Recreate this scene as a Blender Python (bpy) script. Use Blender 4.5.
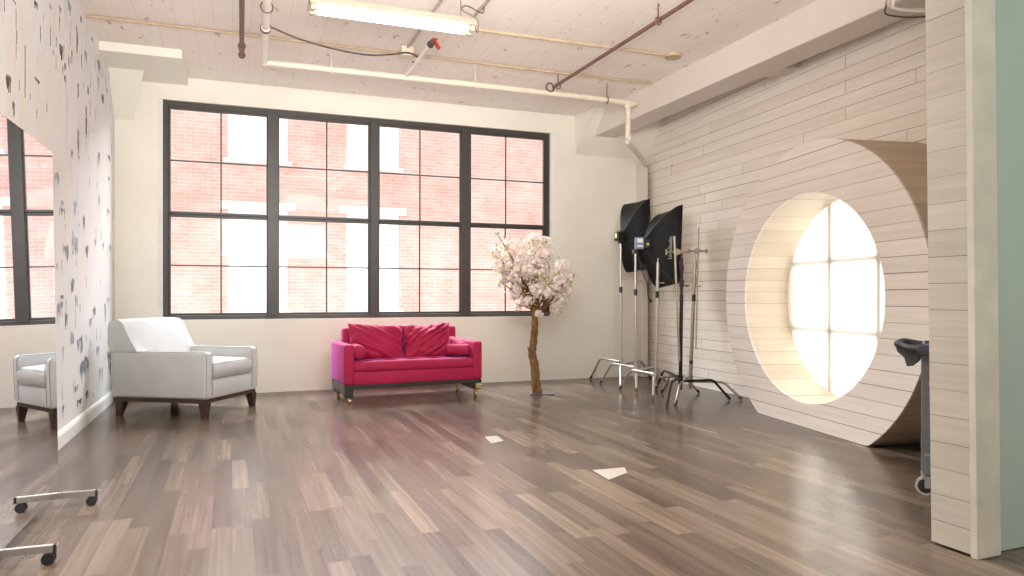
import bpy, bmesh, math, random
from mathutils import Vector, Matrix, noise
random.seed(7)
PI = math.pi
for o in list(bpy.data.objects): bpy.data.objects.remove(o, do_unlink=True)
S = bpy.context.scene
COL = S.collection

# ------------------------------------------------------------------ camera
YAW = math.radians(20.98)
cam_d = bpy.data.cameras.new('camera')
cam = bpy.data.objects.new('camera', cam_d); COL.objects.link(cam)
cam.location = (0, 0, 1.2)
cam.rotation_euler = (math.radians(90), 0, -YAW)
cam_d.sensor_width = 36; cam_d.lens = 730/1024*36
cam_d.shift_y = 9/1024
cam_d.clip_start = 0.05; cam_d.clip_end = 200
S.camera = cam

# ------------------------------------------------------------------ world, lights, exposure
w = bpy.data.worlds.new('daylight'); S.world = w; w.use_nodes = True
wb = w.node_tree.nodes['Background']
wb.inputs[0].default_value = (0.93, 0.96, 1.0, 1); wb.inputs[1].default_value = 1.45

def area(name, loc, direction, sx, sy, power, color):
    l = bpy.data.lights.new(name, 'AREA'); l.shape = 'RECTANGLE'; l.size = sx; l.size_y = sy
    l.energy = power; l.color = color
    o = bpy.data.objects.new(name, l); COL.objects.link(o)
    o.location = loc; o.rotation_euler = Vector(direction).to_track_quat('-Z', 'Y').to_euler()
    return o
# added off-view fill lights: one along the left wall, one under the ceiling
area('side_fill', (-1.22, 2.3, 2.1), (1, 0.45, 0), 2.8, 2.6, 20, (1.0, 0.98, 0.94))
area('overhead_fill', (0.9, 3.6, 3.72), (0, 0.12, -1), 3.0, 1.0, 74, (1.0, 0.97, 0.93)).data.spread = math.radians(112)
area('rear_fill', (2.4, -0.8, 3.72), (0.1, 0.3, -1), 2.4, 1.0, 75, (0.97, 0.99, 0.97))  # added unseen fill that lifts the partition's green face
# added unseen fill light, aimed up and forward at ceiling and back wall
area('forward_fill', (0.9, 2.0, 2.5), (0.16, 0.86, 0.42), 2.4, 0.9, 98, (1.0, 0.96, 0.92)).data.spread = math.radians(105)
# open sky over the alley, shining down into the big window
area('alley_sky', (1.8, 12.6, 6.2), (0, -1, -0.95), 9.0, 3.0, 1900, (0.90, 0.94, 1.0))
# daylight outside the round window on the right
area('round_window_daylight', (5.86, 5.15, 1.25), (-0.983, 0.184, 0), 2.5, 2.4, 23, (1.0, 0.92, 0.79))

S.view_settings.view_transform = 'Standard'
S.view_settings.look = 'None'
S.view_settings.exposure = 0.86
S.view_settings.gamma = 1.0
S.view_settings.use_curve_mapping = False

# ------------------------------------------------------------------ material helpers
def srgb(r, g, b):
    f = lambda c: (c/255/12.92) if c/255 <= 0.04045 else ((c/255+0.055)/1.055)**2.4
    return (f(r), f(g), f(b), 1)
class NT:
    def __init__(self, name):
        self.m = bpy.data.materials.new(name); self.m.use_nodes = True
        self.t = self.m.node_tree; self.b = self.t.nodes['Principled BSDF']
        self.out = self.t.nodes['Material Output']
    def n(self, kind, **kw):
        x = self.t.nodes.new(kind)
        for k, v in kw.items(): setattr(x, k, v)
        return x
    def l(self, a, b): self.t.links.new(a, b)
    def val(self, x, sock):
        if isinstance(x, (int, float)): sock.default_value = x
        else: self.l(x, sock)
    def math(self, op, a, b=0.0, c=0.0, clamp=False):
        x = self.n('ShaderNodeMath', operation=op, use_clamp=clamp)
        self.val(a, x.inputs[0]); self.val(b, x.inputs[1]); self.val(c, x.inputs[2])
        return x.outputs[0]
    def mix(self, f, a, b, mode='MIX'):
        x = self.n('ShaderNodeMix', data_type='RGBA', blend_type=mode)
        self.val(f, x.inputs[0])
        for v, s in ((a, x.inputs[6]), (b, x.inputs[7])):
            if isinstance(v, tuple): s.default_value = v
            else: self.l(v, s)
        return x.outputs[2]
    def ramp(self, f, stops):
        x = self.n('ShaderNodeValToRGB')
        e = x.color_ramp.elements
        while len(e) < len(stops): e.new(0.5)
        for i, (p, c) in enumerate(stops):
            e[i].position = p; e[i].color = c
        self.val(f, x.inputs[0]); return x.outputs[0]
    def coords(self, scale=(1, 1, 1), kind='Object'):
        tc = self.n('ShaderNodeTexCoord'); mp = self.n('ShaderNodeMapping')
        mp.inputs['Scale'].default_value = scale
        self.l(tc.outputs[kind], mp.inputs[0]); return mp.outputs[0]
    def noise(self, vec, scale, detail=3, rough=0.5, dist=0.0):
        x = self.n('ShaderNodeTexNoise'); self.l(vec, x.inputs['Vector'])
        x.inputs['Scale'].default_value = scale; x.inputs['Detail'].default_value = detail
        x.inputs['Roughness'].default_value = rough; x.inputs['Distortion'].default_value = dist
        return x.outputs[0]
    def bump(self, h, strength=0.2, dist=0.01):
        x = self.n('ShaderNodeBump'); x.inputs['Strength'].default_value = strength
        x.inputs['Distance'].default_value = dist; self.val(h, x.inputs['Height'])
        self.l(x.outputs[0], self.b.inputs['Normal']); return x
    def setc(self, c):
        if isinstance(c, tuple): self.b.inputs['Base Color'].default_value = c
        else: self.l(c, self.b.inputs['Base Color'])
    def p(self, **kw):
        for k, v in kw.items():
            s = self.b.inputs[k.replace('_', ' ')]
            self.val(v, s) if not isinstance(v, tuple) else setattr(s, 'default_value', v)
        return self

BLK = (0, 0, 0, 1); WHT = (1, 1, 1, 1)
def plain(name, col, rough=0.6, metal=0.0, var=0.08, scale=8, bump=0.0, bscale=60, **kw):
    t = NT(name); v = t.coords()
    n1 = t.noise(v, scale, 4)
    c = tuple(col)
    lo = tuple(x*(1-var) for x in c[:3])+(1,); hi = tuple(min(1, x*(1+var)) for x in c[:3])+(1,)
    t.setc(t.ramp(n1, [(0.3, lo), (0.7, hi)]))
    t.p(Roughness=rough, Metallic=metal)
    if bump: t.bump(t.noise(v, bscale, 3), bump, 0.004)
    for k, x in kw.items(): t.p(**{k: x})
    return t.m

def planks(name, along, across, width, length, stops, seam, seam_col, grain=(2, 60), rough=0.5,
           grain_amt=0.25, knots=None, bump=0.3, gloss=None, wob=0.0, end_seam=1.0):
    """boards running along one object axis, counted across another"""
    t = NT(name)
    tc = t.n('ShaderNodeTexCoord'); sp = t.n('ShaderNodeSeparateXYZ'); t.l(tc.outputs['Object'], sp.inputs[0])
    A = sp.outputs['XYZ'.index(along)]; B = sp.outputs['XYZ'.index(across)]
    r = t.math('DIVIDE', B, width); row = t.math('FLOOR', r); fr = t.math('FRACT', r)
    wn = t.n('ShaderNodeTexWhiteNoise', noise_dimensions='1D'); t.l(row, wn.inputs['W'])
    a = t.math('ADD', t.math('DIVIDE', A, length), t.math('MULTIPLY', wn.outputs[0], 7.3))
    cell = t.math('FLOOR', a); fa = t.math('FRACT', a)
    cb = t.n('ShaderNodeCombineXYZ'); t.l(row, cb.inputs[0]); t.l(cell, cb.inputs[1])
    w2 = t.n('ShaderNodeTexWhiteNoise', noise_dimensions='2D'); t.l(cb.outputs[0], w2.inputs['Vector'])
    rnd = w2.outputs[0]
    # grain
    gv = t.n('ShaderNodeCombineXYZ')
    t.l(t.math('MULTIPLY', A, grain[0]), gv.inputs[0]); t.l(t.math('MULTIPLY', B, grain[1]), gv.inputs[1])
    t.l(t.math('MULTIPLY', rnd, 40.0), gv.inputs[2])
    g = t.noise(gv.outputs[0], 1.0, 5, 0.6, 0.08)
    f = t.math('ADD', t.math('MULTIPLY', rnd, 1-grain_amt), t.math('MULTIPLY', g, grain_amt), clamp=True)
    col = t.ramp(f, stops)
    g2 = t.math('MULTIPLY_ADD', t.math('SUBTRACT', g, 0.5), grain_amt*1.6, 1.0)
    hv = t.n('ShaderNodeCombineColor')
    for i in range(3): t.l(g2, hv.inputs[i])
    col = t.mix(1.0, col, hv.outputs[0], 'MULTIPLY')
    if knots:
        vo = t.n('ShaderNodeTexVoronoi'); vo.inputs['Scale'].default_value = knots[0]
        kc = t.n('ShaderNodeCombineXYZ'); t.l(t.math('MULTIPLY', A, 0.6), kc.inputs[0]); t.l(B, kc.inputs[1])
        t.l(kc.outputs[0], vo.inputs['Vector']); vo.inputs['Randomness'].default_value = 1
        k = t.math('MULTIPLY', t.math('SUBTRACT', knots[1], vo.outputs['Distance'], clamp=True), knots[3], clamp=True)
        sel = t.n('ShaderNodeTexWhiteNoise', noise_dimensions='3D'); t.l(vo.outputs['Position'], sel.inputs['Vector'])
        k = t.math('MULTIPLY', k, t.math('GREATER_THAN', sel.outputs[0], 0.6))
        col = t.mix(k, col, knots[2])
    # seams
    d1 = t.math('MINIMUM', fr, t.math('SUBTRACT', 1.0, fr)); d1 = t.math('MULTIPLY', d1, width)
    d2 = t.math('MINIMUM', fa, t.math('SUBTRACT', 1.0, fa)); d2 = t.math('MULTIPLY', d2, length/end_seam)
    s1 = t.math('LESS_THAN', d1, seam); s2 = t.math('LESS_THAN', d2, seam)
    wr = t.n('ShaderNodeTexWhiteNoise', noise_dimensions='1D'); t.l(t.math('ADD', t.math('FLOOR', t.math('ADD', r, 0.5)), 77.7), wr.inputs['W'])
    s1 = t.math('MULTIPLY', s1, t.math('MULTIPLY_ADD', wr.outputs[0], 0.6, 0.4))
    s = t.math('MAXIMUM', s1, t.math('MULTIPLY', s2, 0.7))
    col = t.mix(s, col, seam_col)
    t.setc(col)
    if gloss:
        t.l(t.math('MULTIPLY_ADD', g, gloss[1], gloss[0]), t.b.inputs['Roughness'])
    else: t.p(Roughness=rough)
    if bump:
        h = t.math('SUBTRACT', t.math('MULTIPLY', g, 0.25), s)
        t.bump(h, bump, 0.002)
    return t.m

M = {}
M['floor'] = planks('laminate_floor', 'Y', 'X', 0.100, 0.85,
    [(0.0, srgb(56, 46, 39)), (0.35, srgb(80, 67, 58)), (0.7, srgb(99, 85, 73)), (1.0, srgb(124, 108, 94))],
    0.0012, srgb(74, 62, 58), grain=(0.9, 30), gloss=(0.17, 0.13), grain_amt=0.42, bump=0)
M['floor'].node_tree.nodes['Principled BSDF'].inputs['Specular IOR Level'].default_value = 0.22
WB = [(0.0, srgb(230, 219, 205)), (0.5, srgb(234, 225, 213)), (1.0, srgb(239, 231, 220))]
M['boards'] = planks('whitewashed_boards', 'Y', 'Z', 0.128, 3.4, WB, 0.0032, srgb(112, 90, 78), grain=(1.2, 26),
    grain_amt=0.22, knots=(1.9, 0.055, srgb(176, 138, 104), 30), rough=0.55, bump=0.25)
M['ring_boards'] = planks('whitewashed_ring_boards', 'Y', 'Z', 0.1255, 60.0, [(0.0, srgb(222, 213, 203)), (1.0, srgb(234, 225, 216))],
    0.003, srgb(104, 84, 72), grain=(1.2, 26), grain_amt=0.2, knots=(2.1, 0.06, srgb(190, 150, 108), 24), rough=0.5, bump=0.25)
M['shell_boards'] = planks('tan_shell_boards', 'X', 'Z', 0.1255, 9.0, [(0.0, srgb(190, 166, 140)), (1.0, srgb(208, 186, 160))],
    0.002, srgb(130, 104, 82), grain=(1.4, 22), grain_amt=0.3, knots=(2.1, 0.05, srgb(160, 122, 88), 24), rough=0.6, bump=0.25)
M['tunnel_boards'] = planks('cream_tunnel_boards', 'X', 'Z', 0.1255, 9.0, [(0.0, srgb(208, 195, 176)), (1.0, srgb(222, 210, 192))],
    0.002, srgb(150, 122, 90), grain=(1.4, 22), grain_amt=0.2, knots=(2.6, 0.06, srgb(205, 160, 104), 24), rough=0.5, bump=0.2)
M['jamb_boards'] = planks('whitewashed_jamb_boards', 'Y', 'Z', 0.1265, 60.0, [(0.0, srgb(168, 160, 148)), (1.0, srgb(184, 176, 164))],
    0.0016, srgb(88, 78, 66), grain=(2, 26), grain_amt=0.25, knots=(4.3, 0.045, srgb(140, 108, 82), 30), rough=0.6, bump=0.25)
M['post_wood'] = plain('weathered_post_paint', srgb(190, 186, 170), 0.6, var=0.12, scale=5, bump=0.15)
M['green_wall'] = plain('pale_green_wall_paint', srgb(158, 174, 162), 0.7, var=0.04, scale=2)
M['baseboard'] = plain('white_baseboard_paint', srgb(232, 230, 226), 0.4, var=0.03)

def wallpaint(name, col, brick=False):
    t = NT(name); v = t.coords()
    n1 = t.noise(v, 1.3, 5, 0.6); n2 = t.noise(v, 14, 4, 0.6)
    c = tuple(col)
    base = t.ramp(n1, [(0.3, tuple(x*0.93 for x in c[:3])+(1,)), (0.7, c)])
    sp = t.ramp(t.noise(v, 9, 2, 0.5, 0.4), [(0.755, BLK), (0.775, WHT)])
    base = t.mix(t.math('MULTIPLY', sp, 0.25), base, srgb(150, 135, 120))
    t.setc(base); t.p(Roughness=0.65)
    h = t.math('MULTIPLY', n2, 0.5)
    if brick:
        mp = t.n('ShaderNodeMapping'); tc = t.n('ShaderNodeTexCoord'); t.l(tc.outputs['Object'], mp.inputs[0])
        mp.inputs['Rotation'].default_value = (math.radians(90), 0, 0)
        br = t.n('ShaderNodeTexBrick'); t.l(mp.outputs[0], br.inputs['Vector'])
        br.inputs['Scale'].default_value = 1; br.inputs['Brick Width'].default_value = 0.4; br.inputs['Row Height'].default_value = 0.2
        br.inputs['Mortar Size'].default_value = 0.008; br.inputs['Mortar Smooth'].default_value = 0.6
        h = t.math('SUBTRACT', h, t.math('MULTIPLY', br.outputs['Fac'], 0.5))
    t.bump(h, 0.2, 0.008)
    return t.m
M['wall'] = wallpaint('cream_masonry_paint', srgb(238, 234, 222), True)
def ceiling_mat():
    t = NT('board_formed_ceiling_paint'); v = t.coords()
    n1 = t.noise(v, 0.9, 5, 0.6)
    base = t.ramp(n1, [(0.3, srgb(236, 224, 214)), (0.7, srgb(245, 237, 229))])
    # board marks along the room
    sx = t.n('ShaderNodeSeparateXYZ'); t.l(v, sx.inputs[0])
    fr = t.math('FRACT', t.math('DIVIDE', sx.outputs[0], 0.17))
    ln = t.math('LESS_THAN', fr, 0.05)
    vv = t.coords((10, 1.4, 1)); st = t.noise(vv, 1.2, 4, 0.6)
    base = t.mix(t.math('MULTIPLY', t.math('MULTIPLY', ln, st), 0.35), base, srgb(170, 150, 138))
    s = t.ramp(t.noise(t.coords((7, 3, 1)), 1.6, 3, 0.55, 0.8), [(0.66, BLK), (0.71, WHT)])
    base = t.mix(t.math('MULTIPLY', s, 0.6), base, srgb(135, 110, 96))
    t.setc(base); t.p(Roughness=0.7)
    t.bump(t.math('SUBTRACT', t.noise(v, 10, 4), t.math('MULTIPLY', ln, 0.4)), 0.3, 0.008)
    return t.m
M['ceiling'] = ceiling_mat()
M['beam'] = wallpaint('beam_paint', srgb(222, 212, 203))
def smear_wall():
    t = NT('plaster_with_paint_wash'); v = t.coords((1, 3.0, 0.8))
    n = t.noise(v, 1.4, 4, 0.6, 0.3)
    base = t.ramp(n, [(0.35, srgb(222, 216, 208)), (0.6, srgb(218, 219, 221)), (0.8, srgb(190, 199, 214))])
    streak = t.ramp(t.noise(t.coords((1, 12, 1.6)), 1.0, 5, 0.65, 0.2), [(0.62, BLK), (0.70, WHT)])
    base = t.mix(t.math('MULTIPLY', streak, 0.22), base, srgb(150, 150, 156))
    t.setc(base); t.p(Roughness=0.5); t.bump(t.noise(t.coords(), 18, 4), 0.2, 0.006)
    return t.m
M['smear_wall'] = smear_wall()
def smear(name, col, a):
    t = NT(name); n = t.noise(t.coords((1, 26, 7)), 1.0, 4, 0.7, 0.4)
    t.setc(t.ramp(n, [(0.40+a, srgb(*col)), (0.52+a, tuple(0.5*x+0.42 for x in srgb(*col)[:3])+(1,)), (0.66+a, srgb(225, 224, 224))]))
    t.p(Roughness=0.55); return t.m
M['smear_dark'] = smear('charcoal_paint_smear', (66, 63, 64), 0.14)
M['smear_mid'] = smear('slate_paint_smear', (104, 108, 118), 0.10)
M['smear_light'] = smear('pale_grey_paint_smear', (142, 148, 162), 0.08)

M['frame'] = plain('charcoal_window_paint', srgb(62, 58, 54), 0.42, var=0.1, bump=0.05)
M['white_trim'] = plain('white_reveal_paint', srgb(226, 226, 224), 0.6, var=0.05, bump=0.2)
def glass_mat():
    t = NT('window_glass')
    tr = t.n('ShaderNodeBsdfTransparent'); gl = t.n('ShaderNodeBsdfGlossy'); gl.inputs['Roughness'].default_value = 0.02
    fr = t.n('ShaderNodeFresnel'); fr.inputs[0].default_value = 1.45
    mx = t.n('ShaderNodeMixShader'); t.l(t.math('MULTIPLY', fr.outputs[0], 0.15), mx.inputs[0]); t.l(tr.outputs[0], mx.inputs[1]); t.l(gl.outputs[0], mx.inputs[2])
    tr.inputs[0].default_value = (0.97, 0.98, 0.98, 1)
    t.l(mx.outputs[0], t.out.inputs[0]); return t.m
M['glass'] = glass_mat()
def mirror_mat():
    t = NT('mirror_glass'); t.setc(tuple([0.86, 0.89, 0.93, 1])); t.p(Metallic=1.0, Roughness=0.0)
    return t.m
M['mirror'] = mirror_mat()
def brick_mat(name, c1, c2, mc, bw=0.215, rh=0.072, ms=0.006):
    t = NT(name); tc = t.n('ShaderNodeTexCoord'); mp = t.n('ShaderNodeMapping'); t.l(tc.outputs['Object'], mp.inputs[0])
    mp.inputs['Rotation'].default_value = (math.radians(90), 0, 0)
    br = t.n('ShaderNodeTexBrick'); t.l(mp.outputs[0], br.inputs['Vector'])
    br.inputs['Scale'].default_value = 1; br.inputs['Brick Width'].default_value = bw; br.inputs['Row Height'].default_value = rh
    br.inputs['Mortar Size'].default_value = ms; br.inputs['Mortar Smooth'].default_value = 0.3
    br.inputs['Color1'].default_value = c1; br.inputs['Color2'].default_value = c2; br.inputs['Mortar'].default_value = mc
    n = t.noise(t.coords(), 1.1, 5, 0.65)
    col = t.mix(0.35, br.outputs['Color'], t.ramp(n, [(0.35, c1), (0.65, mc)]))
    t.setc(col); t.p(Roughness=0.85); t.bump(t.math('SUBTRACT', 1.0, br.outputs['Fac']), 0.4, 0.01)
    return t.m
M['brick'] = brick_mat('faded_red_brick', srgb(172, 126, 114), srgb(190, 146, 134), srgb(204, 178, 168))
M['white_brick'] = brick_mat('white_painted_block', srgb(232, 232, 230), srgb(240, 240, 238), srgb(222, 222, 220), 0.4, 0.2, 0.008)
M['stone'] = plain('pale_stone_sill', srgb(214, 206, 196), 0.8, var=0.08)
M['asphalt'] = plain('alley_ground', srgb(150, 148, 144), 0.9)

def fabric(name, col, sheen=0.0, sheen_tint=None, rough=0.85, weave=260, var=0.1, bump=0.25, srough=0.4):
    t = NT(name); v = t.coords()
    n1 = t.noise(v, 5, 4, 0.6); n2 = t.noise(v, weave, 2, 0.5)
    f = t.math('ADD', t.math('MULTIPLY', n1, 0.5), t.math('MULTIPLY', n2, 0.5))
    c = tuple(col)
    t.setc(t.ramp(f, [(0.35, tuple(x*(1-var) for x in c[:3])+(1,)), (0.65, tuple(min(1, x*(1+var)) for x in c[:3])+(1,))]))
    t.p(Roughness=rough)
    if sheen: t.p(Sheen_Weight=sheen, Sheen_Roughness=srough, Sheen_Tint=sheen_tint)
    t.bump(n2, bump, 0.002); return t.m
M['grey_fabric'] = fabric('light_grey_upholstery', srgb(190, 190, 190), 0.15, (1, 1, 1, 1))
M['grey_piping'] = fabric('grey_piping_cord', srgb(158, 156, 155))
M['velvet'] = fabric('magenta_velvet', srgb(158, 5, 60), 0.5, (0.85, 0.24, 0.88, 1), rough=0.75, weave=120, var=0.22, bump=0.1, srough=0.32)
M['dark_wood'] = plain('dark_walnut', srgb(62, 44, 35), 0.4, var=0.2, scale=12)
M['black_wood'] = plain('black_stained_wood', srgb(38, 34, 31), 0.45, var=0.15)
M['carved_black'] = plain('pewter_carved_panel', srgb(96, 96, 98), 0.4, metal=0.5, var=0.4, scale=40, bump=0.6, bscale=60)
M['brass'] = plain('brass', srgb(214, 192, 150), 0.28, metal=1.0, var=0.15)
M['chrome'] = plain('chrome', srgb(205, 203, 200), 0.22, metal=1.0, var=0.04)
M['silver'] = plain('satin_steel', srgb(192, 188, 182), 0.35, metal=0.85, var=0.05)
M['warm_steel'] = plain('worn_nickel', srgb(172, 160, 142), 0.38, metal=0.8, var=0.08)
M['black_metal'] = plain('black_metal', srgb(30, 29, 29), 0.38, metal=0.3, var=0.1)
M['grey_metal'] = plain('dark_grey_metal', srgb(96, 92, 86), 0.38, metal=0.7, var=0.1)
M['black_rubber'] = plain('black_rubber', srgb(34, 34, 35), 0.6, var=0.1)
M['softbox'] = fabric('black_nylon', srgb(6, 6, 7), 0.02, (0.6, 0.7, 1.0, 1), rough=0.55, weave=40, var=0.2, bump=0.5)
M['softbox'].node_tree.nodes['Principled BSDF'].inputs['Specular IOR Level'].default_value = 0.25
M['white_fabric'] = fabric('white_diffuser_cloth', srgb(235, 235, 235))
M['label_white'] = plain('white_print', srgb(196, 196, 194), 0.6, var=0.02)
M['flash_grey'] = plain('blue_grey_plastic', srgb(128, 140, 165), 0.45, var=0.1)
M['yellow'] = plain('yellow_plastic', srgb(226, 206, 60), 0.5, var=0.05)
M['red_plastic'] = plain('red_paint', srgb(190, 38, 30), 0.45, var=0.08)
M['orange_red'] = plain('orange_red_plastic', srgb(226, 62, 32), 0.45, var=0.08)
M['blue_plastic'] = plain('blue_plastic', srgb(48, 96, 190), 0.45, var=0.08)
M['cart_grey'] = plain('grey_structural_foam', srgb(96, 98, 100), 0.55, var=0.1, scale=20, bump=0.1)
M['cart_dark'] = plain('dark_grey_foam', srgb(62, 64, 66), 0.5, var=0.12, scale=20, bump=0.1)
M['wheel_grey'] = plain('light_grey_tyre', srgb(176, 170, 160), 0.6)
M['bark'] = (lambda t: (t.setc(t.ramp(t.noise(t.coords((30, 30, 6)), 1.0, 5, 0.7, 0.6), [(0.3, srgb(62, 42, 26)), (0.5, srgb(112, 78, 42)), (0.7, srgb(150, 112, 66))])), t.p(Roughness=0.8), t.bump(t.noise(t.coords((40, 40, 8)), 1.0, 4, 0.7), 0.8, 0.01), t.m)[-1])(NT('brown_bark'))
def petal_mat():
    t = NT('cherry_petals'); n = t.noise(t.coords(), 9, 3)
    t.setc(t.ramp(n, [(0.3, srgb(247, 229, 222)), (0.65, srgb(253, 247, 243))])); t.p(Roughness=0.6)
    t.p(Subsurface_Weight=0.0)
    tr = t.n('ShaderNodeBsdfTranslucent'); tr.inputs[0].default_value = srgb(252, 240, 234)
    mx = t.n('ShaderNodeMixShader'); mx.inputs[0].default_value = 0.4
    t.l(t.b.outputs[0], mx.inputs[1]); t.l(tr.outputs[0], mx.inputs[2]); t.l(mx.outputs[0], t.out.inputs[0])
    return t.m
M['petal'] = petal_mat()
M['leaf'] = plain('yellow_green_leaf', srgb(172, 192, 52), 0.5, var=0.25, scale=30)
M['cream_pipe'] = plain('cream_pipe_paint', srgb(224, 212, 194), 0.45, var=0.08, scale=6, bump=0.1)
M['white_pipe'] = plain('white_pipe_paint', srgb(236, 228, 220), 0.45, var=0.05)
M['rust_pipe'] = plain('red_brown_pipe_paint', srgb(108, 76, 68), 0.5, var=0.2, scale=14)
M['tan_conduit'] = plain('tan_conduit_paint', srgb(188, 166, 136), 0.55, var=0.12)
M['grey_conduit'] = plain('grey_conduit_steel', srgb(176, 166, 160), 0.5, metal=0.3)
M['cable'] = plain('dark_cable', srgb(88, 78, 70), 0.5)
M['fixture'] = plain('fixture_enamel', srgb(160, 152, 136), 0.4, var=0.06)
def emis(name, col, s):
    t = NT(name); t.setc(col); t.p(Emission_Color=col, Emission_Strength=s); return t.m
M['tube_glow'] = emis('lit_fluorescent_tube', (1.0, 0.97, 0.90, 1), 7.0)
def scrim():
    t = NT('round_window_scrim')
    tr = t.n('ShaderNodeBsdfTranslucent'); tr.inputs[0].default_value = (0.95, 0.93, 0.88, 1)
    df = t.n('ShaderNodeBsdfDiffuse'); df.inputs[0].default_value = (0.9, 0.87, 0.8, 1)
    mx = t.n('ShaderNodeMixShader'); mx.inputs[0].default_value = 0.25
    t.l(tr.outputs[0], mx.inputs[1]); t.l(df.outputs[0], mx.inputs[2]); t.l(mx.outputs[0], t.out.inputs[0]); return t.m
M['scrim'] = scrim()
M['paper'] = plain('white_paper', srgb(150, 143, 133), 0.7, var=0.03)

# ------------------------------------------------------------------ geometry helpers
def frame_for(d):
    d = d.normalized(); u = Vector((0, 0, 1)) if abs(d.z) < 0.9 else Vector((1, 0, 0))
    a = d.cross(u).normalized(); return a, d.cross(a).normalized()
class MB:
    def __init__(self): self.bm = bmesh.new()
    def box(self, c, s, rot=None, bevel=0.0, seg=2):
        t = bmesh.new(); bmesh.ops.create_cube(t, size=1)
        bmesh.ops.scale(t, vec=Vector(s), verts=t.verts)
        if bevel: bmesh.ops.bevel(t, geom=list(t.edges), offset=bevel, segments=seg, affect='EDGES', profile=0.5)
        m = Matrix.Translation(Vector(c)) @ (rot.to_4x4() if rot else Matrix.Identity(4))
        bmesh.ops.transform(t, matrix=m, verts=t.verts); self.merge(t); return self
    def merge(self, t):
        me = bpy.data.meshes.new('tmp'); t.to_mesh(me); t.free(); self.bm.from_mesh(me); bpy.data.meshes.remove(me)
    def tube(self, pts, r, n=10, caps=True):
        pts = [Vector(p) for p in pts]; R = r if isinstance(r, (list, tuple)) else [r]*len(pts)
        a, b = frame_for(pts[1]-pts[0]); rings = []
        for i, p in enumerate(pts):
            d = (pts[min(i+1, len(pts)-1)]-pts[max(i-1, 0)]).normalized()
            a = (a-d*a.dot(d)).normalized(); b = d.cross(a)
            rings.append([self.bm.verts.new(p+(a*math.cos(2*PI*k/n)+b*math.sin(2*PI*k/n))*R[i]) for k in range(n)])
        for r0, r1 in zip(rings, rings[1:]):
            for k in range(n): self.bm.faces.new((r0[k], r0[(k+1) % n], r1[(k+1) % n], r1[k]))
        if caps:
            self.bm.faces.new(list(reversed(rings[0]))); self.bm.faces.new(rings[-1])
        return self
    def cyl(self, p0, p1, r0, r1=None, n=16): return self.tube([p0, p1], [r0, r0 if r1 is None else r1], n)
    def ball(self, c, r, n=12, sc=(1, 1, 1)):
        t = bmesh.new(); bmesh.ops.create_uvsphere(t, u_segments=n, v_segments=max(6, n//2), radius=r)
        bmesh.ops.scale(t, vec=Vector(sc), verts=t.verts); bmesh.ops.translate(t, vec=Vector(c), verts=t.verts); self.merge(t); return self
    def poly(self, pts):
        self.bm.faces.new([self.bm.verts.new(Vector(p)) for p in pts]); return self
    def prism(self, prof, axis_vec, depth):
        """closed profile extruded along a vector"""
        d = Vector(axis_vec)*depth
        a = [self.bm.verts.new(Vector(p)) for p in prof]; b = [self.bm.verts.new(Vector(p)+d) for p in prof]
        self.bm.faces.new(list(reversed(a))); self.bm.faces.new(b); k = len(a)
        for i in range(k): self.bm.faces.new((a[i], a[(i+1) % k], b[(i+1) % k], b[i]))
        return self
    def torus(self, c, R, r, ax='x', n=24, m=8):
        pts = []
        for k in range(n):
            a = 2*PI*k/n; ca, sa = math.cos(a)*R, math.sin(a)*R
            pts.append(Vector(c)+Vector({'x': (0, ca, sa), 'y': (ca, 0, sa), 'z': (ca, sa, 0)}[ax]))
        rings = []
        for k, p in enumerate(pts):
            rad = (p-Vector(c)).normalized(); axv = Vector({'x': (1, 0, 0), 'y': (0, 1, 0), 'z': (0, 0, 1)}[ax])
            rings.append([self.bm.verts.new(p+(rad*math.cos(2*PI*j/m)+axv*math.sin(2*PI*j/m))*r) for j in range(m)])
        for i in range(n):
            a, b = rings[i], rings[(i+1) % n]
            for j in range(m): self.bm.faces.new((a[j], a[(j+1) % m], b[(j+1) % m], b[j]))
        return self
    def build(self, name, mat, parent=None, smooth=False, loc=None, rz=0.0):
        bmesh.ops.recalc_face_normals(self.bm, faces=self.bm.faces)
        me = bpy.data.meshes.new(name); self.bm.to_mesh(me); self.bm.free()
        for m in (mat if isinstance(mat, list) else [mat]): me.materials.append(m)
        if smooth:
            for p in me.polygons: p.use_smooth = True
            try: me.set_sharp_from_angle(angle=math.radians(smooth if smooth is not True else 40))
            except Exception: pass
        o = bpy.data.objects.new(name, me); COL.objects.link(o)
        if parent: o.parent = parent
        if loc is not None: o.location = loc; o.rotation_euler = (0, 0, rz)
        return o
def tag(o, label, cat, group=None):
    o['label'] = label; o['category'] = cat
    if group: o['group'] = group
    return o
def thing(name, label, cat, loc=(0, 0, 0), rz=0.0, group=None):
    o = bpy.data.objects.new(name, None); COL.objects.link(o); o.empty_display_size = 0.1
    o.location = loc; o.rotation_euler = (0, 0, rz); return tag(o, label, cat, group)
def struct(o): o['kind'] = 'structure'; return o
def spline(pts, n=8):
    pts = [Vector(p) for p in pts]; out = []
    P = [pts[0]*2-pts[1]]+pts+[pts[-1]*2-pts[-2]]
    for i in range(1, len(P)-2):
        for k in range(n):
            t = k/n; a, b, c, d = P[i-1:i+3]
            out.append(0.5*((2*b)+(c-a)*t+(2*a-5*b+4*c-d)*t*t+(3*b-a-3*c+d)*t**3))
    out.append(pts[-1]); return out

# ------------------------------------------------------------------ room shell
CEIL = 3.86; WY = 9.68; LX = -1.29
struct(MB().box((2.2, 3.4, -0.1), (7.6, 13.0, 0.2)).build('floor', M['floor']))
struct(MB().box((2.4, 3.4, CEIL+0.12), (8.4, 13.0, 0.24)).build('ceiling', M['ceiling']))

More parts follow.
